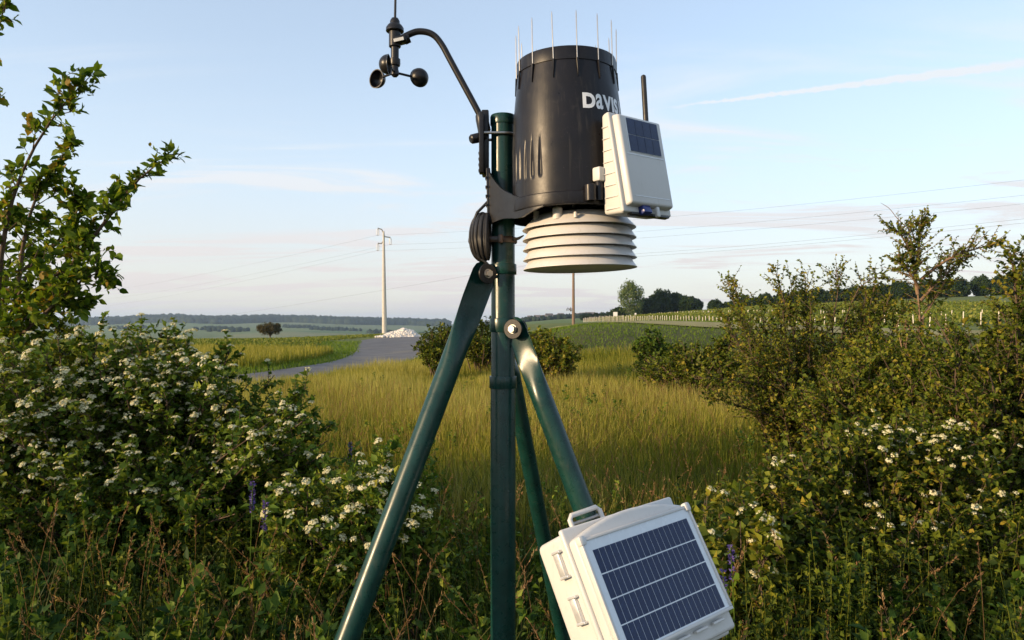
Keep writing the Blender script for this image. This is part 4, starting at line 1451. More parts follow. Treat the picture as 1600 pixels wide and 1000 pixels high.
shrub('hawthorn_bush', 'low tangled hawthorn bush in front of the small hawthorn tree', 'bush', tuple(on_ground(1420, 5.2)),
      [E(1420, 590, 5.2, 0.55, 0.5, 0.36), E(1320, 640, 5.0, 0.42, 0.4, 0.30)], 204, stems=210, per=24, twig=0.26, lpt=14, leaf=0.024, lw=0.0094, mat='leaf_thorn', tint=(0.5, 0.25), wood_r=0.009)
shrub('rose_bush', 'rose thicket with small cream blossoms at the lower right of the picture', 'bush', tuple(on_ground(1370, 3.6)),
      [E(1320, 760, 3.7, 0.42, 0.4, 0.38), E(1440, 760, 3.7, 0.42, 0.4, 0.40), E(1240, 830, 3.4, 0.30, 0.35, 0.30), E(1380, 900, 3.2, 0.5, 0.35, 0.3), E(1530, 880, 3.3, 0.4, 0.35, 0.35)], 205, stems=290, per=24, twig=0.22, lpt=13, leaf=0.027, lw=0.0100, mat='leaf_thorn', tint=(0.34, 0.30), flowers=130, head_scale=0.55, wood_r=0.007,
      flower_ells=[E(1330, 740, 3.6, 0.42, 0.4, 0.33), E(1440, 760, 3.6, 0.38, 0.4, 0.3)])
shrub('rose_bush', 'small leafy rose bush right behind the solar panel box', 'bush', tuple(on_ground(1135, 3.0)),
      [E(1120, 810, 3.1, 0.16, 0.2, 0.22), E(1190, 850, 3.0, 0.2, 0.2, 0.2)], 206, stems=26, per=14, twig=0.16, lpt=8, leaf=0.038, lw=0.014, mat='leaf_thorn', tint=(0.5, 0.25), flowers=22, head_scale=0.6, wood_r=0.005)

# bushes in the middle distance
shrub('round_bush', 'dark round bush beside the road end behind the left tripod leg', 'bush', tuple(on_ground(690, 20)), [E(688, 540, 20, 0.72, 0.7, 0.55)], 301, stems=70, per=16, twig=0.35, lpt=15, leaf=0.055, lw=0.020, mat='leaf_thorn', tint=(0.32, 0.25), wood_r=0.02)
shrub('round_bush', 'taller dark bush directly behind the mast', 'bush', tuple(on_ground(755, 22)), [E(752, 530, 22, 0.75, 0.7, 0.75), E(790, 545, 22, 0.5, 0.5, 0.5)], 302, stems=70, per=16, twig=0.4, lpt=15, leaf=0.06, lw=0.022, mat='leaf_thorn', tint=(0.36, 0.25), wood_r=0.02)
shrub('round_bush', 'brown tinged round bush right behind the second tripod leg', 'bush', tuple(on_ground(860, 16)), [E(862, 552, 16, 0.72, 0.7, 0.50), E(835, 540, 16.4, 0.5, 0.5, 0.45)], 303, stems=90, per=16, twig=0.3, lpt=10, leaf=0.06, lw=0.022, mat='leaf_thorn', tint=(0.62, 0.25), wood_r=0.02)
shrub('round_bush', 'pointed dark green bush at the foot of the grass bank', 'bush', tuple(on_ground(1018, 18)), [E(1016, 545, 18, 0.42, 0.5, 0.5), E(1050, 560, 18, 0.4, 0.5, 0.4)], 304, stems=60, per=16, twig=0.3, lpt=10, leaf=0.06, lw=0.022, mat='leaf_dogwood', tint=(0.35, 0.22), wood_r=0.02)
shrub('hedge_bush', 'broad mixed green bush between the grass bank and the hawthorns', 'bush', tuple(on_ground(1090, 13)), [E(1090, 560, 13, 0.6, 0.6, 0.40), E(1020, 575, 14, 0.5, 0.6, 0.28), E(1150, 555, 12.5, 0.5, 0.6, 0.45)], 305, stems=110, per=16, twig=0.28, lpt=10, leaf=0.05, lw=0.019, mat='leaf_thorn', tint=(0.40, 0.25), wood_r=0.015)

# ------------------------------------------------------------------ grass
def grass(name, X, Y, H, Wd, mat, seed, tint0=(0.25, 0.12), tint1=(0.7, 0.15), lean=0.25, kind='stuff', z=None, label=None, cat=None, tvar=0.0, lod=3):
    rng = np.random.default_rng(seed)
    n = len(X)
    Z = gz(X, Y) if z is None else z
    P = np.stack([X, Y, Z], -1)
    a = rng.random(n) * 2 * np.pi
    W = np.stack([np.cos(a), np.sin(a), np.zeros(n)], -1) * Wd[:, None]
    b = rng.random(n) * 2 * np.pi
    ln = np.abs(rng.normal(size=n)) * lean
    Ld = np.stack([np.cos(b), np.sin(b), np.zeros(n)], -1) * (H * ln)[:, None]
    Uz = np.zeros((n, 3))
    Uz[:, 2] = H
    m1 = P + Uz * 0.5 + Ld * 0.3
    m2 = P + Uz * 0.82 + Ld * 0.68
    tp = P + Uz * (1.0 - 0.25 * np.minimum(ln, 1.2)[:, None]) + Ld * 1.05
    if lod == 5:
        vs = [P - W, P + W, m1 - W * 0.85, m1 + W * 0.85, m2 - W * 0.55, m2 + W * 0.55, tp]
        tri = ((0, 1, 3), (0, 3, 2), (2, 3, 5), (2, 5, 4), (4, 5, 6))
    elif lod == 3:
        mm = P + Uz * 0.66 + Ld * 0.45
        vs = [P - W, P + W, mm - W * 0.75, mm + W * 0.75, tp]
        tri = ((0, 1, 3), (0, 3, 2), (2, 3, 4))
    else:
        vs = [P - W * 1.15, P + W * 1.15, tp]
        tri = ((0, 1, 2),)
    nv = len(vs)
    V = np.stack(vs, 1).reshape(-1, 3)
    k = (np.arange(n) * nv)[:, None]
    T = np.concatenate([k + list(t) for t in tri], 0)
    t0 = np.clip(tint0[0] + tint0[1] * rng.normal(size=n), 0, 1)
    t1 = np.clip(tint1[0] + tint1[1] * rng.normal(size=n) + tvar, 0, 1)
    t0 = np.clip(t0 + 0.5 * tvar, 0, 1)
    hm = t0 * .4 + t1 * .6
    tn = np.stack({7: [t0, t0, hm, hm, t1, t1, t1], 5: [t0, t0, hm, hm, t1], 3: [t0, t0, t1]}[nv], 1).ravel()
    o = link(name, np_mesh(name, V, T, mat, tn))
    tag(o, label, cat, kind=kind)
    return o


def scatter(rng, n, y0, y1, pxa, pxb, power=1.0):
    """points whose density falls off with distance, inside a wedge seen from the camera"""
    u = rng.random(n)
    y = (y0 ** power + (y1 ** power - y0 ** power) * u) ** (1 / power)
    px = pxa + (pxb - pxa) * rng.random(n)
    return (px - 800) / F * y, y


def off_road(x, y, pad=0.3):
    keep = np.ones(len(x), bool)
    for c in (road_c, tr):
        d = np.full(len(x), 1e9)
        for k in range(0, len(c)):
            d = np.minimum(d, np.hypot(x - c[k, 0], y - c[k, 1]) - c[k, 2])
        keep &= d > pad
    return keep


road_c = np.stack([np.interp(np.linspace(0, 1, 90), np.linspace(0, 1, len(road_c)), road_c[:, k]) for k in range(3)], -1)
tr = np.stack([np.interp(np.linspace(0, 1, 60), np.linspace(0, 1, len(tr)), tr[:, k]) for k in range(3)], -1)
rg = np.random.default_rng(55)
# golden meadow
x, y = scatter(rg, 165000, 4.5, 28.0, 330, 1650, 1.2)
patch = 0.5 + 0.5 * np.sin(x * 0.9 + 1.3 * np.sin(y * 0.5)) * np.sin(y * 0.45 + 0.7 * x)
pxm = 800 + x / y * F
k_ = off_road(x, y, 0.25) & (y < np.interp(pxm, [330, 420, 500, 560, 650, 760, 900, 1330], [15.5, 17.0, 20, 23, 28.0, 26.0, 22.0, 22.0]))
x, y, patch = x[k_], y[k_], patch[k_]
for nm, sel, ld, sd, lab in (('meadow_grass', y < 10.0, 3, 56, 'golden seeding meadow grass in the nearer sunlit middle ground'), ('far_meadow_grass', y >= 10.0, 1, 66, 'golden meadow grass in front of the road and the bank')):
    xs_, ys_, ps_ = x[sel], y[sel], patch[sel]
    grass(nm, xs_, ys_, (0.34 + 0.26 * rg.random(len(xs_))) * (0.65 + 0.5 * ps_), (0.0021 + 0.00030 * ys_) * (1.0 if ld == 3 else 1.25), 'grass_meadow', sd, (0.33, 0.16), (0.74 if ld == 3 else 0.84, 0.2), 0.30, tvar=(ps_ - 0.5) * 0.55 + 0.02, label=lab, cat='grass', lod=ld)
# bank and verge grass
x, y = scatter(rg, 150000, 5.0, 62.0, -300, 1500, 0.8)
pxm = 800 + x / y * F
k_ = off_road(x, y, -0.25 + 0.5 * rg.random(len(x))) & (y > np.interp(pxm, [330, 420, 500, 560, 650, 760, 900, 1330], [15, 16.5, 19.5, 22.5, 27.5, 25, 21, 21]))
x, y = x[k_], y[k_]
hgt = np.where(x < 0, 0.10 + 0.16 * rg.random(len(x)), 0.05 + 0.09 * rg.random(len(x)))
grass('verge_grass', x, y, hgt, 0.005 + 0.00034 * y, 'grass_bank', 57, (0.35, 0.15), (0.6, 0.18), 0.5, lod=1, label='short green verge and bank grass along the road and track', cat='grass')
x, y = scatter(rg, 26000, 25.0, 42.0, 120, 600, 1.0)
k_ = (x < -7.0 - 0.10 * (y - 26)) & off_road(x, y, 1.2)
x, y = x[k_], y[k_]
grass('straw_grass', x, y, 0.35 + 0.3 * rg.random(len(x)), 0.012 + 0.0005 * y, 'grass_meadow', 64, (0.4, 0.14), (0.72, 0.15), 0.25, lod=1, label='straw coloured grass strip between the road and the left field', cat='grass')
# foreground grass, green and rank
x, y = scatter(rg, 46000, 1.55, 5.6, -900, 2500, 1.4)
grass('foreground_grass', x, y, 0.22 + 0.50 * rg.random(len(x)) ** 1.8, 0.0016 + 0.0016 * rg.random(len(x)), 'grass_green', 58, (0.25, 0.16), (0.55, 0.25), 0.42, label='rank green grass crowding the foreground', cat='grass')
# grass around and behind the camera
a_ = rg.random(24000) * 2 * np.pi
q_ = 1.2 + 8 * np.sqrt(rg.random(24000))
x, y = q_ * np.cos(a_), q_ * np.sin(a_) - 1.0
k_ = (y < 1.4)
grass('rough_grass', x[k_], y[k_], 0.3 + 0.4 * rg.random(k_.sum()), np.full(k_.sum(), 0.004), 'grass_green', 59, (0.25, 0.16), (0.55, 0.25), 0.4, lod=1, label='rough grass around the standpoint of the viewer', cat='grass')


# seed heads on tall stalks
def stalks(name, X, Y, H, seed, label, spike=0.10):
    rng = np.random.default_rng(seed)
    n = len(X)
    Z = gz(X, Y)
    b = rng.random(n) * 2 * np.pi
    ln = 0.10 + 0.30 * rng.random(n)
    u = np.linspace(0, 1, 7)
    P = np.stack([X[:, None] + np.cos(b)[:, None] * (H * ln)[:, None] * u ** 2.4, Y[:, None] + np.sin(b)[:, None] * (H * ln)[:, None] * u ** 2.4, Z[:, None] + H[:, None] * (u - 0.10 * u ** 4)[None]], -1)
    st = tubes_geo(P, np.broadcast_to(np.linspace(0.0013, 0.0007, 7)[None], (n, 7)), 3)
    m_ = 20
    t = 1 - spike / H[:, None] * 1.6 * rng.random((n, m_)) ** 1.2
    f = np.clip(t, 0, 0.999) * 6
    i0 = f.astype(int)
    fr_ = (f - i0)[..., None]
    ii = np.arange(n)[:, None]
    p = P[ii, i0] * (1 - fr_) + P[ii, i0 + 1] * fr_
    tg = unit(P[ii, i0 + 1] - P[ii, i0])
    d = unit(tg * 0.9 + rnd_dirs(rng, n * m_).reshape(n, m_, 3) * 0.55)
    p = p + d * 0.004
    lv = leaves_geo(p.reshape(-1, 3), d.reshape(-1, 3), rnd_dirs(rng, n * m_), 0.013 * (0.7 + 0.7 * rng.random(n * m_)), 0.0020 * np.ones(n * m_), np.clip(np.repeat(rng.random(n) * 0.6 + 0.2, m_) + 0.15 * rng.normal(size=n * m_), 0, 1), 1, 0.1)
    V, T, tn = join_geo([(st[0], st[1], np.full(len(st[0]), 0.55)), lv])
    o = link(name, np_mesh(name, V, T, 'seedhead', tn))
    tag(o, label, 'grass', kind='stuff')


x, y = scatter(rg, 420, 1.75, 4.2, 0, 1600, 1.2)
stalks('seed_grass', x, y, 0.55 + 0.35 * rg.random(len(x)), 61, 'tall grass stalks with straw coloured seed heads in the foreground')
x, y = scatter(rg, 1500, 4.3, 14.0, 420, 1200, 1.2)
stalks('meadow_seed_grass', x, y, 0.45 + 0.28 * rg.random(len(x)), 62, 'tall seed stalks rising from the near edge of the meadow')


# leafy weeds of the foreground
def weeds(name, X, Y, H, seed, mat, label, leaf=0.035, lw=0.010, per=26, tint=(0.5, 0.25)):
    rng = np.random.default_rng(seed)
    n = len(X)
    base_ = np.stack([X, Y, gz(X, Y)], -1)
    tgt = base_ + np.stack([rng.normal(size=n) * 0.06, rng.normal(size=n) * 0.06, H], -1)
    u = np.linspace(0, 1, 6)[None, :, None]
    P = base_[:, None] * (1 - u) + tgt[:, None] * u + (rng.normal(size=(n, 1, 3)) * 0.05) * (u * (1 - u))
    tw_ = twigs_on(rng, P, 5, 0.14, t0=0.25, up=0.5, along=0.4)
    st = tubes_geo(P, np.broadcast_to(np.linspace(0.003, 0.001, 6)[None], (n, 6)), 3)
    l1 = leaves_on(rng, P, per, leaf, lw, tint)
    l2 = leaves_on(rng, tw_, 7, leaf * 0.8, lw * 0.8, tint)
    V, T, tn = join_geo([(st[0], st[1], np.full(len(st[0]), 0.7)), l1, l2])
    o = link(name, np_mesh(name, V, T, mat, tn))
    tag(o, label, 'weeds', kind='stuff')


def clumpy(n, pa, pb, sd):
    """weed positions gathered in clumps, with a height factor that follows the clump"""
    r_ = np.random.default_rng(sd)
    x_, y_ = scatter(r_, n, 1.7, 4.3, pa, pb, 1.2)
    f_ = 0.5 + 0.5 * np.sin(x_ * 3.1 + 1.7 * np.sin(y_ * 2.3 + sd)) * np.sin(y_ * 3.7 + 1.3 * np.sin(x_ * 2.1))
    f_ = np.clip(f_ + 0.15 * r_.normal(size=n), 0, 1)
    k = r_.random(n) < 0.30 + 0.7 * f_
    return x_[k], y_[k], (0.18 + 0.62 * f_ * (0.6 + 0.5 * r_.random(n)))[k]


for pa, pb, sd, where in ((-60, 640, 71, 'left'), (980, 1680, 72, 'right')):
    x, y, h_ = clumpy(1100, pa, pb, sd)
    weeds('leafy_weeds', x, y, h_, sd, 'leaf_thorn', 'tangle of small leaved weeds at the lower ' + where, 0.021, 0.0074, 32, (0.16, 0.24))
    x, y, h_ = clumpy(420, pa, pb, sd + 10)
    weeds('broad_weeds', x, y, h_ * 0.9, sd + 10, 'leaf_dogwood', 'broader leaved green plants among the weeds at the lower ' + where, 0.040, 0.0125, 22, (0.22, 0.26))
x, y = scatter(rg, 170, 2.2, 4.6, 560, 1000, 1.2)
weeds('leafy_weeds', x, y, 0.25 + 0.35 * rg.random(len(x)), 73, 'leaf_dogwood', 'green weeds at the foot of the mast', 0.030, 0.010, 24, (0.45, 0.25))
x, y = scatter(rg, 26, 4.6, 5.6, 540, 690, 1.2)
weeds('leafy_weeds', x, y, 0.35 + 0.35 * rg.random(len(x)), 74, 'leaf_dogwood', 'upright leafy saplings at the near edge of the meadow left of the leg', 0.05, 0.012, 26, (0.5, 0.2))


x, y = scatter(rg, 420, 5.0, 17.0, 480, 1180, 1.0)
k_ = (np.sin(x * 1.1 + 0.6) * np.sin(y * 0.7) > 0.1)
weeds('meadow_weeds', x[k_], y[k_], 0.25 + 0.3 * rg.random(k_.sum()), 75, 'leaf_dogwood', 'patches of leafy green weeds scattered through the meadow', 0.04, 0.012, 20, (0.45, 0.2))


# purple flower spikes
def flower_spike(px, Y, top_py, label, seed):
    rng = np.random.default_rng(seed)
    b = on_ground(px, Y)
    h = at(px, top_py, Y).z - b.z
    root = empty('sage_flower', b, label, 'flower', 'purple flower spikes')
    P = np.stack([np.linspace(0, rng.normal() * 0.03, 6), np.linspace(0, rng.normal() * 0.03, 6), np.linspace(0, h, 6)], -1)[None]
    st = tubes_geo(P, np.full((1, 6), 0.0022), 4)
    lv = leaves_on(rng, P, 14, 0.05, 0.010, (0.5, 0.2))
    V, T, tn = join_geo([(st[0], st[1], np.full(len(st[0]), 0.4)), lv])
    link('stem', np_mesh('stem', V, T, 'leaf_dogwood', tn), root)
    n_ = 70
    z = h - 0.13 * rng.random(n_)
    p = np.stack([P[0, -1, 0] * z / h, P[0, -1, 1] * z / h, z], -1)
    g = rng.random(n_) * 6.28
    d = np.stack([np.cos(g), np.sin(g), 0.3 * np.ones(n_)], -1)
    V, T, tn = leaves_geo(p, d, rnd_dirs(rng, n_), np.full(n_, 0.016), np.full(n_, 0.005), rng.random(n_), 1)
    link('florets', np_mesh('florets', V, T, 'petal_purple', tn), root)


flower_spike(386, 3.0, 755, 'purple flower spike in front of the large dogwood', 81)
flower_spike(392, 2.9, 785, 'shorter purple flower spike in front of the large dogwood', 82)
flower_spike(1158, 2.6, 850, 'purple flower spike just right of the solar panel', 83)
flower_spike(1148, 2.5, 890, 'lower purple flower spike touching the right edge of the solar panel', 84)
flower_spike(540, 4.4, 690, 'purple flower spike behind the small dogwood near the left leg', 85)


# ------------------------------------------------------------------ background trees
def crown_mesh(seed, n, clumps, shape, leaf, mat, tint=(0.5, 0.22), hollow=0.55):
    """crown in a unit box (height 1, base at 0): leaf clumps spread through its volume"""
    rng = np.random.default_rng(seed)
    c = rnd_dirs(rng, clumps)
    c = c * (hollow + (1 - hollow) * rng.random((clumps, 1)) ** 0.5) * np.array(shape)
    k = rng.integers(0, clumps, n)
    cr = (0.10 + 0.10 * rng.random(clumps))[k]
    d = rnd_dirs(rng, n)
    p = c[k] + d * (cr * (0.6 + 0.4 * rng.random(n)))[:, None]
    p[:, 2] += shape[2]
    L = leaf * (0.7 + 0.6 * rng.random(n))
    tn = np.clip(tint[0] + tint[1] * rng.normal(size=n) + 0.5 * tint[1] * rng.normal(size=clumps)[k], 0, 1)
    V, T, tn = leaves_geo(p, rnd_dirs(rng, n) + d * 0.4, d + 0.4 * rnd_dirs(rng, n), L, L * 0.42, tn, 1)
    return np_mesh('crown', V, T, mat, tn)


def trunk_mesh(seed, h, r):
    rng = np.random.default_rng(seed)
    limbs = [[(0, 0, -0.1), (0.01, 0, h * 0.5), (0.0, 0.01, h), (0.02, 0, h + 0.3)]]
    for k in range(5):
        a = k * 1.3 + rng.random()
        limbs.append([(0, 0, h * 0.8), (0.12 * math.cos(a), 0.12 * math.sin(a), h + 0.1), (0.28 * math.cos(a), 0.28 * math.sin(a), h + 0.3)])
    la_ = limb_arrays(limbs, 6)
    rr = np.stack([np.linspace(r, r * 0.3, 6)] + [np.linspace(r * 0.5, r * 0.15, 6)] * 5)
    V, T = tubes_geo(la_, rr, 6)
    return np_mesh('trunk', V, T, 'bark')


ROUND = [crown_mesh(400 + k, 9000, 90, (0.46, 0.46, 0.40), 0.075, 'leaf_dark', (0.45, 0.25)) for k in range(3)]
LIGHT = crown_mesh(410, 5200, 80, (0.42, 0.42, 0.50), 0.046, 'leaf_light', (0.5, 0.25), 0.35)
RUST = crown_mesh(411, 5000, 60, (0.62, 0.55, 0.34), 0.065, 'leaf_rust', (0.5, 0.25), 0.45)
TR = [trunk_mesh(420 + k, 0.14, 0.03) for k in range(2)]
TRUST = trunk_mesh(425, 0.30, 0.045)


def far_tree(name, label, px, base_py, top_py, width_px, Y, crown, trunk, lift=0.06, group=None, rot=0.0):
    x = (px - 800) / F * Y
    g = gz1(x, Y)
    h = at(px, top_py, Y).z - g
    root = empty(name, (x, Y, g), label, 'tree', group, (0, 0, rot))
    wd = width_px / F * Y
    t = link('trunk', trunk, root)
    t.scale = (h, h, h)
    c = link('crown', crown, root, (0, 0, h * lift))
    ex = max(abs(v.co.x) for v in crown.vertices)
    ez = max(v.co.z for v in crown.vertices)
    c.scale = (wd / 2 / ex, wd / 2 / ex, h * (1 - lift) / ez)
    return root


far_tree('lone_tree', 'lone reddish brown tree with spreading crown in the left field', 422, 532, 502, 46, 150, RUST, TRUST, 0.36)
far_tree('light_tree', 'tall pale green tree beside the dark grove', 987, 497, 434, 46, 255, LIGHT, TR[0], 0.06)
GR = 'dark trees of the grove'
for k, (px, tp, wd, lab) in enumerate(((1012, 462, 44, 'leftmost dark tree of the grove, behind the pale tree'), (1034, 449, 46, 'tallest dark tree of the grove'), (1056, 455, 44, 'dark grove tree just right of the tallest one'),
                                       (1075, 460, 40, 'second dark grove tree from the right'), (1088, 465, 26, 'rightmost dark tree at the end of the grove'), (968, 478, 34, 'low dark tree under the left side of the pale tree'))):
    far_tree('grove_tree', lab, px, 497, tp, wd, 262 + 3 * (k % 3), ROUND[k % 3], TR[k % 2], 0.03, GR, k * 1.1)
row = [(1117, 471, 24), (1141, 472, 22), (1163, 465, 24), (1178, 467, 22), (1196, 463, 26), (1222, 460, 28), (1248, 458, 30), (1276, 455, 30), (1306, 452, 34), (1345, 449, 36), (1376, 447, 34), (1405, 444, 36), (1452, 441, 34), (1492, 434, 42), (1533, 434, 32), (1566, 432, 42), (1596, 430, 36)]
ordn = ['first', 'second', 'third', 'fourth', 'fifth', 'sixth', 'seventh', 'eighth', 'ninth', 'tenth', 'eleventh', 'twelfth', 'thirteenth', 'fourteenth', 'fifteenth', 'sixteenth', 'seventeenth', 'eighteenth', 'nineteenth', 'twentieth', 'twenty-first', 'twenty-second', 'twenty-third', 'twenty-fourth', 'twenty-fifth']
row = sorted(row + [(1235, 463, 26), (1262, 461, 26), (1291, 458, 28), (1326, 455, 30), (1361, 453, 30), (1391, 451, 28), (1428, 449, 32), (1472, 446, 30)])
for k, (px, tp, wd) in enumerate(row):
    far_tree('clipped_tree', f'rounded dark tree on the vineyard crest, {ordn[k]} from the grove', px, 480, tp - 5 + [0, 2.5, -1.5, 1, -2][k % 5], wd * [1.15, 1.3, 1.05, 1.2][k % 4], 232 - k * 0.8, ROUND[k % 3], TR[k % 2], 0.02, 'trees along the vineyard crest', k * 2.1)
# dark tree belt left of the grove
for k, px in enumerate((912, 921, 931, 941, 951)):
    far_tree('belt_tree', f'small dark tree of the far belt, {ordn[k]} from the wooden pole', px, 500, 489 - k * 0.7, 15, 430, ROUND[k % 3], TR[k % 2], 0.02, 'far tree belt', k * 1.7)

# far woods on the hills (one mass)
def wood(name, label, pts, r0, seed, mat='forest_far'):
    rng = np.random.default_rng(seed)
    ico = bmesh.new()
    bmesh.ops.create_icosphere(ico, subdivisions=1, radius=1.0)
    iv = np.array([v.co[:] for v in ico.verts])
    it = np.array([[v.index for v in f.verts] for f in ico.faces])
    ico.free()
    n = len(pts)
    s_ = r0 * (0.7 + 0.6 * rng.random(n))
    V = pts[:, None] + iv[None] * s_[:, None, None] * np.array([1, 1, 1.1]) * (0.85 + 0.3 * rng.random((n, len(iv), 1)))
    T = it[None] + (np.arange(n) * len(iv))[:, None, None]
    o = link(name, np_mesh(name, V.reshape(-1, 3), T.reshape(-1, 3), mat, np.repeat(rng.random(n), len(iv))))
    tag(o, label, 'woods', kind='stuff')


rw = np.random.default_rng(90)
n_ = 3600
px = rw.uniform(-250, 700, n_)
Y = 2330 + 560 * rw.random(n_)
lim = 2330 + 260 * (0.5 + 0.5 * np.sin(px * 0.021 + 1.0) * np.cos(px * 0.009))
Y = np.maximum(Y, lim + 20 * rw.random(n_))
x = (px - 800) / F * Y
wood('ridge_wood', 'long dark wood along the far ridge at the left', np.stack([x, Y, gz(x, Y) + 6], -1), 14.0, 91)
n_ = 420
cl_ = np.array([(330, 1500), (355, 1420), (520, 1700), (470, 1900), (200, 1800), (600, 1500)])
pk = rw.integers(0, 6, n_)
px = cl_[pk, 0] + rw.normal(size=n_) * 14
Y = cl_[pk, 1] + rw.normal(size=n_) * 30
x = (px - 800) / F * Y
wood('valley_copse', 'scattered copses in the hazy valley fields', np.stack([x, Y, gz(x, Y) + 2], -1), 5.0, 92)
n_ = 500
px = rw.uniform(640, 920, n_)
Y = rw.uniform(880, 1000, n_)
x = (px - 800) / F * Y
wood('town_trees', 'trees around the far village', np.stack([x, Y, gz(x, Y) + 2], -1), 3.6, 93)

# far village
rh = np.random.default_rng(17)
for k, px in enumerate((828, 839, 848, 858, 866, 876, 905, 911, 918, 925)):
    Y = 900 + 60 * rh.random()
    b = on_ground(px, Y)
    wx, wy, hh = 6 + 3 * rh.random(), 6.0, 1.2 + 2.2 * rh.random()
    lab = f'tiny pale village house on the skyline, {ordn[k]} from the mast'
    root = empty('village_house', b, lab, 'house', 'far village houses', (0, 0, rh.normal() * 0.3))
    MB().rbox((wx, wy, hh + 3), 0, Matrix.Translation((0, 0, hh / 2 + 0.5))).build('wall', 'house_wall', root, smooth=0)
    r_ = MB()
    r_.add([(-wx / 2 - .3, -wy / 2 - .3, hh + 2), (wx / 2 + .3, -wy / 2 - .3, hh + 2), (wx / 2 + .3, wy / 2 + .3, hh + 2), (-wx / 2 - .3, wy / 2 + .3, hh + 2), (-wx / 2 - .3, 0, hh + 5), (wx / 2 + .3, 0, hh + 5)],
           [(0, 1, 5, 4), (2, 3, 4, 5), (1, 2, 5), (3, 0, 4), (3, 2, 1, 0)])
    r_.build('roof', 'house_roof', root, smooth=0)
    for q in (-1, 1):
        MB().rbox((1.2, 0.2, 1.5), 0, Matrix.Translation((q * wx * 0.25, -wy / 2 - 0.03, hh * 0.6 + 1))).build('window', 'house_glass', root, smooth=0)

# ------------------------------------------------------------------ power lines
pyl = on_ground(601, 137)
pyl.z = at(601, 521.5, 137).z
pylon = empty('power_pylon', pyl, 'tall pale concrete pylon with three bracket arms beside the gravel heap', 'pylon')


def pr(px, py, Y=137):
    return at(px, py, Y) - pyl


MB().tube([Vector((0, 0, -1)), pr(601, 521), pr(600, 440), pr(599.5, 365), pr(599.5, 361)], [0.52, 0.50, 0.36, 0.20, 0.12], 10, flat=None).build('shaft', 'concrete', pylon)
for arm_, ins in ((((599, 364), (596.5, 358.5), (590.5, 356.5)), (590, 367.5)), (((600, 368), (602.5, 370), (610, 371)), (609.8, 382)), (((600, 375), (596, 380.5), (590.5, 380)), (590, 391.5))):
    MB().tube([pr(*p) for p in arm_], 0.13, 6).build('bracket_arm', 'galv', pylon)
    for e in (-1.3, 1.3):
        MB().tube([pr(arm_[-1][0] + e * 0.5, arm_[-1][1] + 1), pr(arm_[-1][0] + e, arm_[-1][1] + 3), pr(arm_[-1][0] + e, ins[1])], 0.07, 6).build('insulator', 'insulator', pylon)
    MB().tube([pr(ins[0] - 1.6, ins[1]), pr(ins[0] + 1.6, ins[1])], 0.06, 5).build('wire_clamp', 'galv', pylon)


def wire(a, b, sag, label, r=0.011):
    pts = []
    for k in range(41):
        t = k / 40
        p = a.lerp(b, t)
        p.z -= sag * 4 * t * (1 - t)
        pts.append(tuple(p))
    c = Vector(pts[0])
    P = np.array(pts)[None] - np.array(c)
    V, T = tubes_geo(P, np.full((1, 41), r), 5)
    o = link('power_wire', np_mesh('power_wire', V, T, 'wire'), None, c)
    tag(o, label, 'wire', 'overhead power wires')


ends_l = [at(590, 367.5, 137), at(590, 391.5, 137), at(609.8, 382, 137)]
for (p, q, sg, lab) in ((ends_l[0], at(60, 462, 420), 3.0, 'thin power wire running left from the top pylon arm'), (ends_l[1], at(60, 486, 420), 3.0, 'thin power wire running left from the lower left pylon arm'), (ends_l[2], at(60, 474, 420), 3.0, 'thin power wire running left from the right pylon arm'),
                        (ends_l[0], at(2050, 225, 70), 1.5, 'highest power wire crossing the sky on the right'), (ends_l[2], at(2050, 252, 70), 1.5, 'second highest power wire crossing the sky on the right'), (ends_l[1], at(2050, 268, 70), 1.5, 'third highest power wire crossing the sky on the right')):
    wire(p, q, sg, lab)
wp_top = at(896, 402, 95)
wire(wp_top, at(2050, 290, 48), 0.6, 'upper of the two low wires from the wooden pole', 0.009)
wire(wp_top - Vector((0, 0, 0.35)), at(2050, 298, 48), 0.6, 'lower of the two low wires from the wooden pole', 0.009)
wire(wp_top, at(150, 520, 260), 0.8, 'low wire running left from the wooden pole past the pylon', 0.011)
wb = at(896, 511, 95)
pole = empty('wooden_pole', wb, 'thin brown wooden utility pole under the radiation shield', 'utility pole')
MB().tube([Vector((0, 0, -1.2)), Vector((0, 0, 0)), wp_top - wb + Vector((0, 0, 0.3))], [0.22, 0.21, 0.15], 10).build('shaft', 'wood_pole', pole)
MB().rbox((0.9, 0.12, 0.12), 0.02, Matrix.Translation(wp_top - wb)).build('crossarm', 'wood_pole', pole)
cw_ = at(891, 483.5, 95) - wb
MB().lathe([(0.22, -0.1), (0.30, 0), (0.22, 0.1)], 16, cw_ + Vector((0.06, 0, 0)), axis=(1, 0, 0.1)).build('cable_drum', 'wire', pole)
for a0 in (-0.5, 0.35, 1.0):
    MB().tube([cw_, cw_ + Vector((-0.35, 0, 0.25 * a0)), cw_ + Vector((-0.5, 0, -0.2 * a0))], 0.035, 5).build('cable_tail', 'wire', pole)

# gravel heap: stones piled on a cone
hb_ = on_ground(630, 92)
heap = empty('gravel_heap', hb_, 'pale heap of broken stone at the end of the road', 'gravel heap')
rg2 = np.random.default_rng(33)
n_ = 1600
cx_ = np.concatenate([rg2.normal(0.2, 0.9, n_ // 2), rg2.normal(-1.4, 0.9, n_ // 4), rg2.normal(1.1, 0.6, n_ - n_ // 2 - n_ // 4)])
cy_ = rg2.normal(0, 0.8, n_)


def heap_h(x_, y_):
    return 1.0 * np.exp(-((x_ - 0.1) / 0.95) ** 2 - (y_ / 1.0) ** 2) + 0.5 * np.exp(-((x_ + 1.5) / 0.9) ** 2 - (y_ / 0.9) ** 2) + 0.5 * np.exp(-((x_ - 1.3) / 0.6) ** 2 - (y_ / 0.9) ** 2)


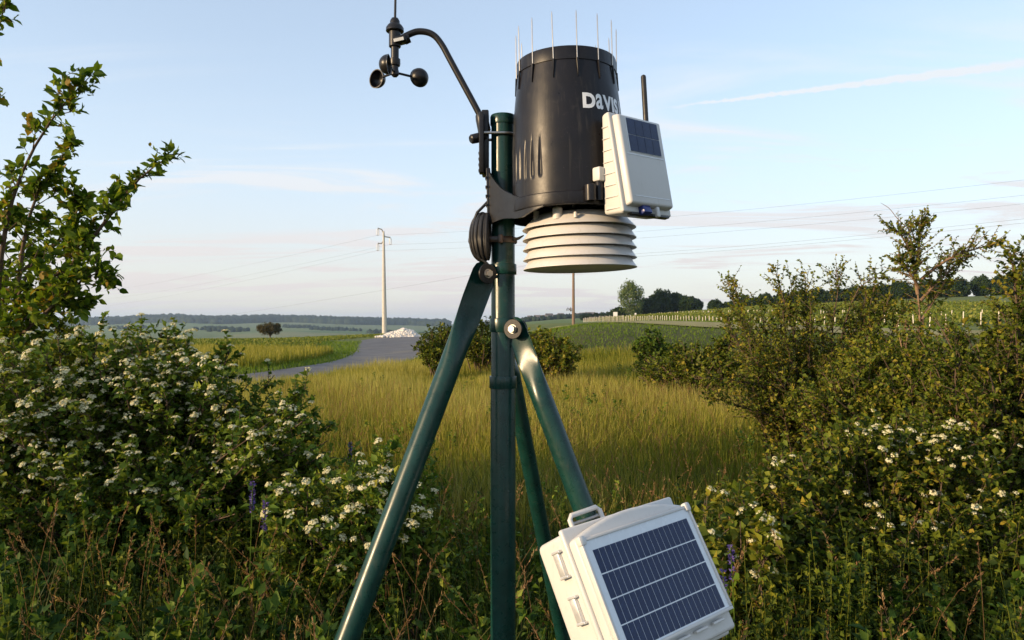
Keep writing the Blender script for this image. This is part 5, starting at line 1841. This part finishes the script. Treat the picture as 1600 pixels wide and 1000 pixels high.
gx_, gy_ = np.meshgrid(np.linspace(-3.4, 3.0, 40), np.linspace(-2.4, 2.4, 28), indexing='ij')
Vh = np.stack([gx_, gy_, heap_h(gx_, gy_) - 0.02 + gz(gx_ + hb_.x, gy_ + hb_.y) - hb_.z], -1).reshape(-1, 3)
i = np.arange(39)[:, None] * 28
j = np.arange(27)[None]
link('mound', np_mesh('mound', Vh, np.stack([i + j, i + 28 + j, i + 28 + j + 1, i + j + 1], -1).reshape(-1, 4), 'gravel'), heap)
ico = bmesh.new()
bmesh.ops.create_icosphere(ico, subdivisions=1, radius=1.0)
iv = np.array([v.co[:] for v in ico.verts])
it = np.array([[v.index for v in f.verts] for f in ico.faces])
ico.free()
s_ = 0.07 + 0.17 * rg2.random(n_) ** 2
pp = np.stack([cx_, cy_, heap_h(cx_, cy_)], -1)
Vs = pp[:, None] + iv[None] * s_[:, None, None] * (0.65 + 0.6 * rg2.random((n_, len(iv), 1)))
Ts = it[None] + (np.arange(n_) * len(iv))[:, None, None]
link('stones', np_mesh('stones', Vs.reshape(-1, 3), Ts.reshape(-1, 3), 'gravel'), heap, kind='stuff')

# ------------------------------------------------------------------ vineyard on the right slope
rv = np.random.default_rng(44)
post_me = MB().rbox((0.075, 0.075, 1.12), 0.01, Matrix.Translation((0, 0, 0.5)), 1).mesh('post', 'post_pale', 0)
front = smooth_curve([(18.6, 185, 0), (21, 150, 0), (25.5, 100, 0), (28.5, 76, 0), (36, 62, 0), (48, 57, 0)], 3)
fd = np.concatenate([[0], np.cumsum(np.hypot(*np.diff(front[:, :2], axis=0).T))])
NR = 110
for k in range(NR):
    s_ = fd[-1] * k / (NR - 1)
    fx, fy = np.interp(s_, fd, front[:, 0]), np.interp(s_, fd, front[:, 1])
    b = Vector((fx, fy, gz1(fx, fy)))
    L_ = 55 + 10 * rv.random()
    dx, dy = 0.94, 0.34
    nm = min(k, NR - 1 - k)
    root = empty('vine_row', b, 'row of young vines between pale posts on the right slope', 'vine row', 'vine rows on the slope')
    for q in range(2):
        t = q * 19.0 + (2.0 * rv.random() if q else 0)
        ex, ey = fx + dx * t, fy + dy * t
        o = link('end_post' if q == 0 else 'post', post_me, root, (dx * t, dy * t, gz1(ex, ey) - b.z - 0.05), (rv.normal() * 0.03, rv.normal() * 0.04, rv.random()))
        o.scale = (1, 1, (1.15 if q == 0 else 1.0) * (0.9 + 0.2 * rv.random()))
    n_ = 400
    t = 0.6 + (L_ - 0.6) * rv.random(n_)
    X_, Y_ = fx + dx * t + rv.normal(size=n_) * 0.12, fy + dy * t + rv.normal(size=n_) * 0.12
    Z_ = gz(X_, Y_) + 0.25 + 0.55 * rv.random(n_)
    P = np.stack([X_ - b.x, Y_ - b.y, Z_ - b.z], -1)
    V, T, tn = leaves_geo(P, rnd_dirs(rv, n_), rnd_dirs(rv, n_) + np.array([0, 0, 0.6]), np.full(n_, 0.36), np.full(n_, 0.16), rv.random(n_), 1)
    link('foliage', np_mesh('foliage', V, T, 'leaf_vine', tn), root, kind='stuff')

# crop rows of the left field
n_ = 45000
Y = 40 + 70 * rv.random(n_)
px = rv.uniform(60, 620, n_)
x = (px - 800) / F * Y
rowc = np.round((x * 0.8 + Y * 0.6) / 1.3) * 1.3 - (x * 0.8 + Y * 0.6)
x, Y = x + 0.8 * rowc * 0.8, Y + 0.6 * rowc * 0.8
k_ = off_road(x, Y, 3.0)
x, Y = x[k_], Y[k_]
n_ = len(x)
P = np.stack([x, Y, gz(x, Y) + 0.25 * rv.random(n_)], -1)
V, T, tn = leaves_geo(P, rnd_dirs(rv, n_) + np.array([0, 0, 0.8]), rnd_dirs(rv, n_), np.full(n_, 0.20), np.full(n_, 0.07), rv.random(n_), 1)
o = link('field_crop', np_mesh('field_crop', V, T, 'leaf_vine', tn))
tag(o, 'low green crop rows of the field beyond the road', 'crop', kind='stuff')

# sign boards at the edge of the vineyard
for (px, py0, py1, wd, Y, lab) in ((961.5, 497, 487.5, 6.5, 210, 'white board standing in front of the grove'), (993, 494, 489, 2.6, 205, 'tiny white sign in front of the dark grove')):
    b = on_ground(px, Y)
    z0, z1 = at(px, py0, Y).z, at(px, py1, Y).z
    w_ = wd / F * Y
    root = empty('sign_board', b, lab, 'sign')
    MB().rbox((w_, 0.06, z1 - z0), 0.01, Matrix.Translation((0, 0, (z0 + z1) / 2 - b.z)), 1).build('board', 'sign_white', root)
    for e in (-1, 1):
        MB().rbox((0.09, 0.09, z0 - b.z + 0.6), 0.01, Matrix.Translation((e * w_ * 0.4, 0.08, (z0 - b.z) / 2)), 1).build('post', 'wood_pole', root)

# bare twig at the top of the small hawthorn
bp = bare - bare[0]
V, T = tubes_geo(bp[None], np.linspace(0.004, 0.0015, len(bp))[None], 5)
ht = [o for o in bpy.data.objects if o.name.startswith('hawthorn_tree')][0]
link('bare_twig', np_mesh('bare_twig', V, T, 'bark_pale'), ht, Vector(bare[0]) - ht.location)

# ------------------------------------------------------------------ haze
hz = bpy.data.materials.new('haze')
hz.use_nodes = True
h = NT(hz.node_tree)
vol = h.add('ShaderNodeVolumePrincipled', {'Color': (0.58, 0.77, 1.0, 1), 'Density': 0.00012, 'Anisotropy': 0.2})
h.t.links.new(vol.outputs[0], h.add('ShaderNodeOutputMaterial').inputs['Volume'])
M['haze'] = hz
HB = MB().rbox((20000, 20000, 150), 0, Matrix.Translation((0, 0, 0))).build('haze', 'haze', None, smooth=0)
HB.location = (0, 0, 0)
tag(HB, 'pale evening haze over the valley', 'haze', kind='stuff')
zmin = float(GZ.min())
zmax = max(60.0, float(GZ.max()) + 30)
HB.scale = (1, 1, (zmax - zmin + 1.0) / 150)
HB.location.z = (zmax + zmin - 1.0) / 2
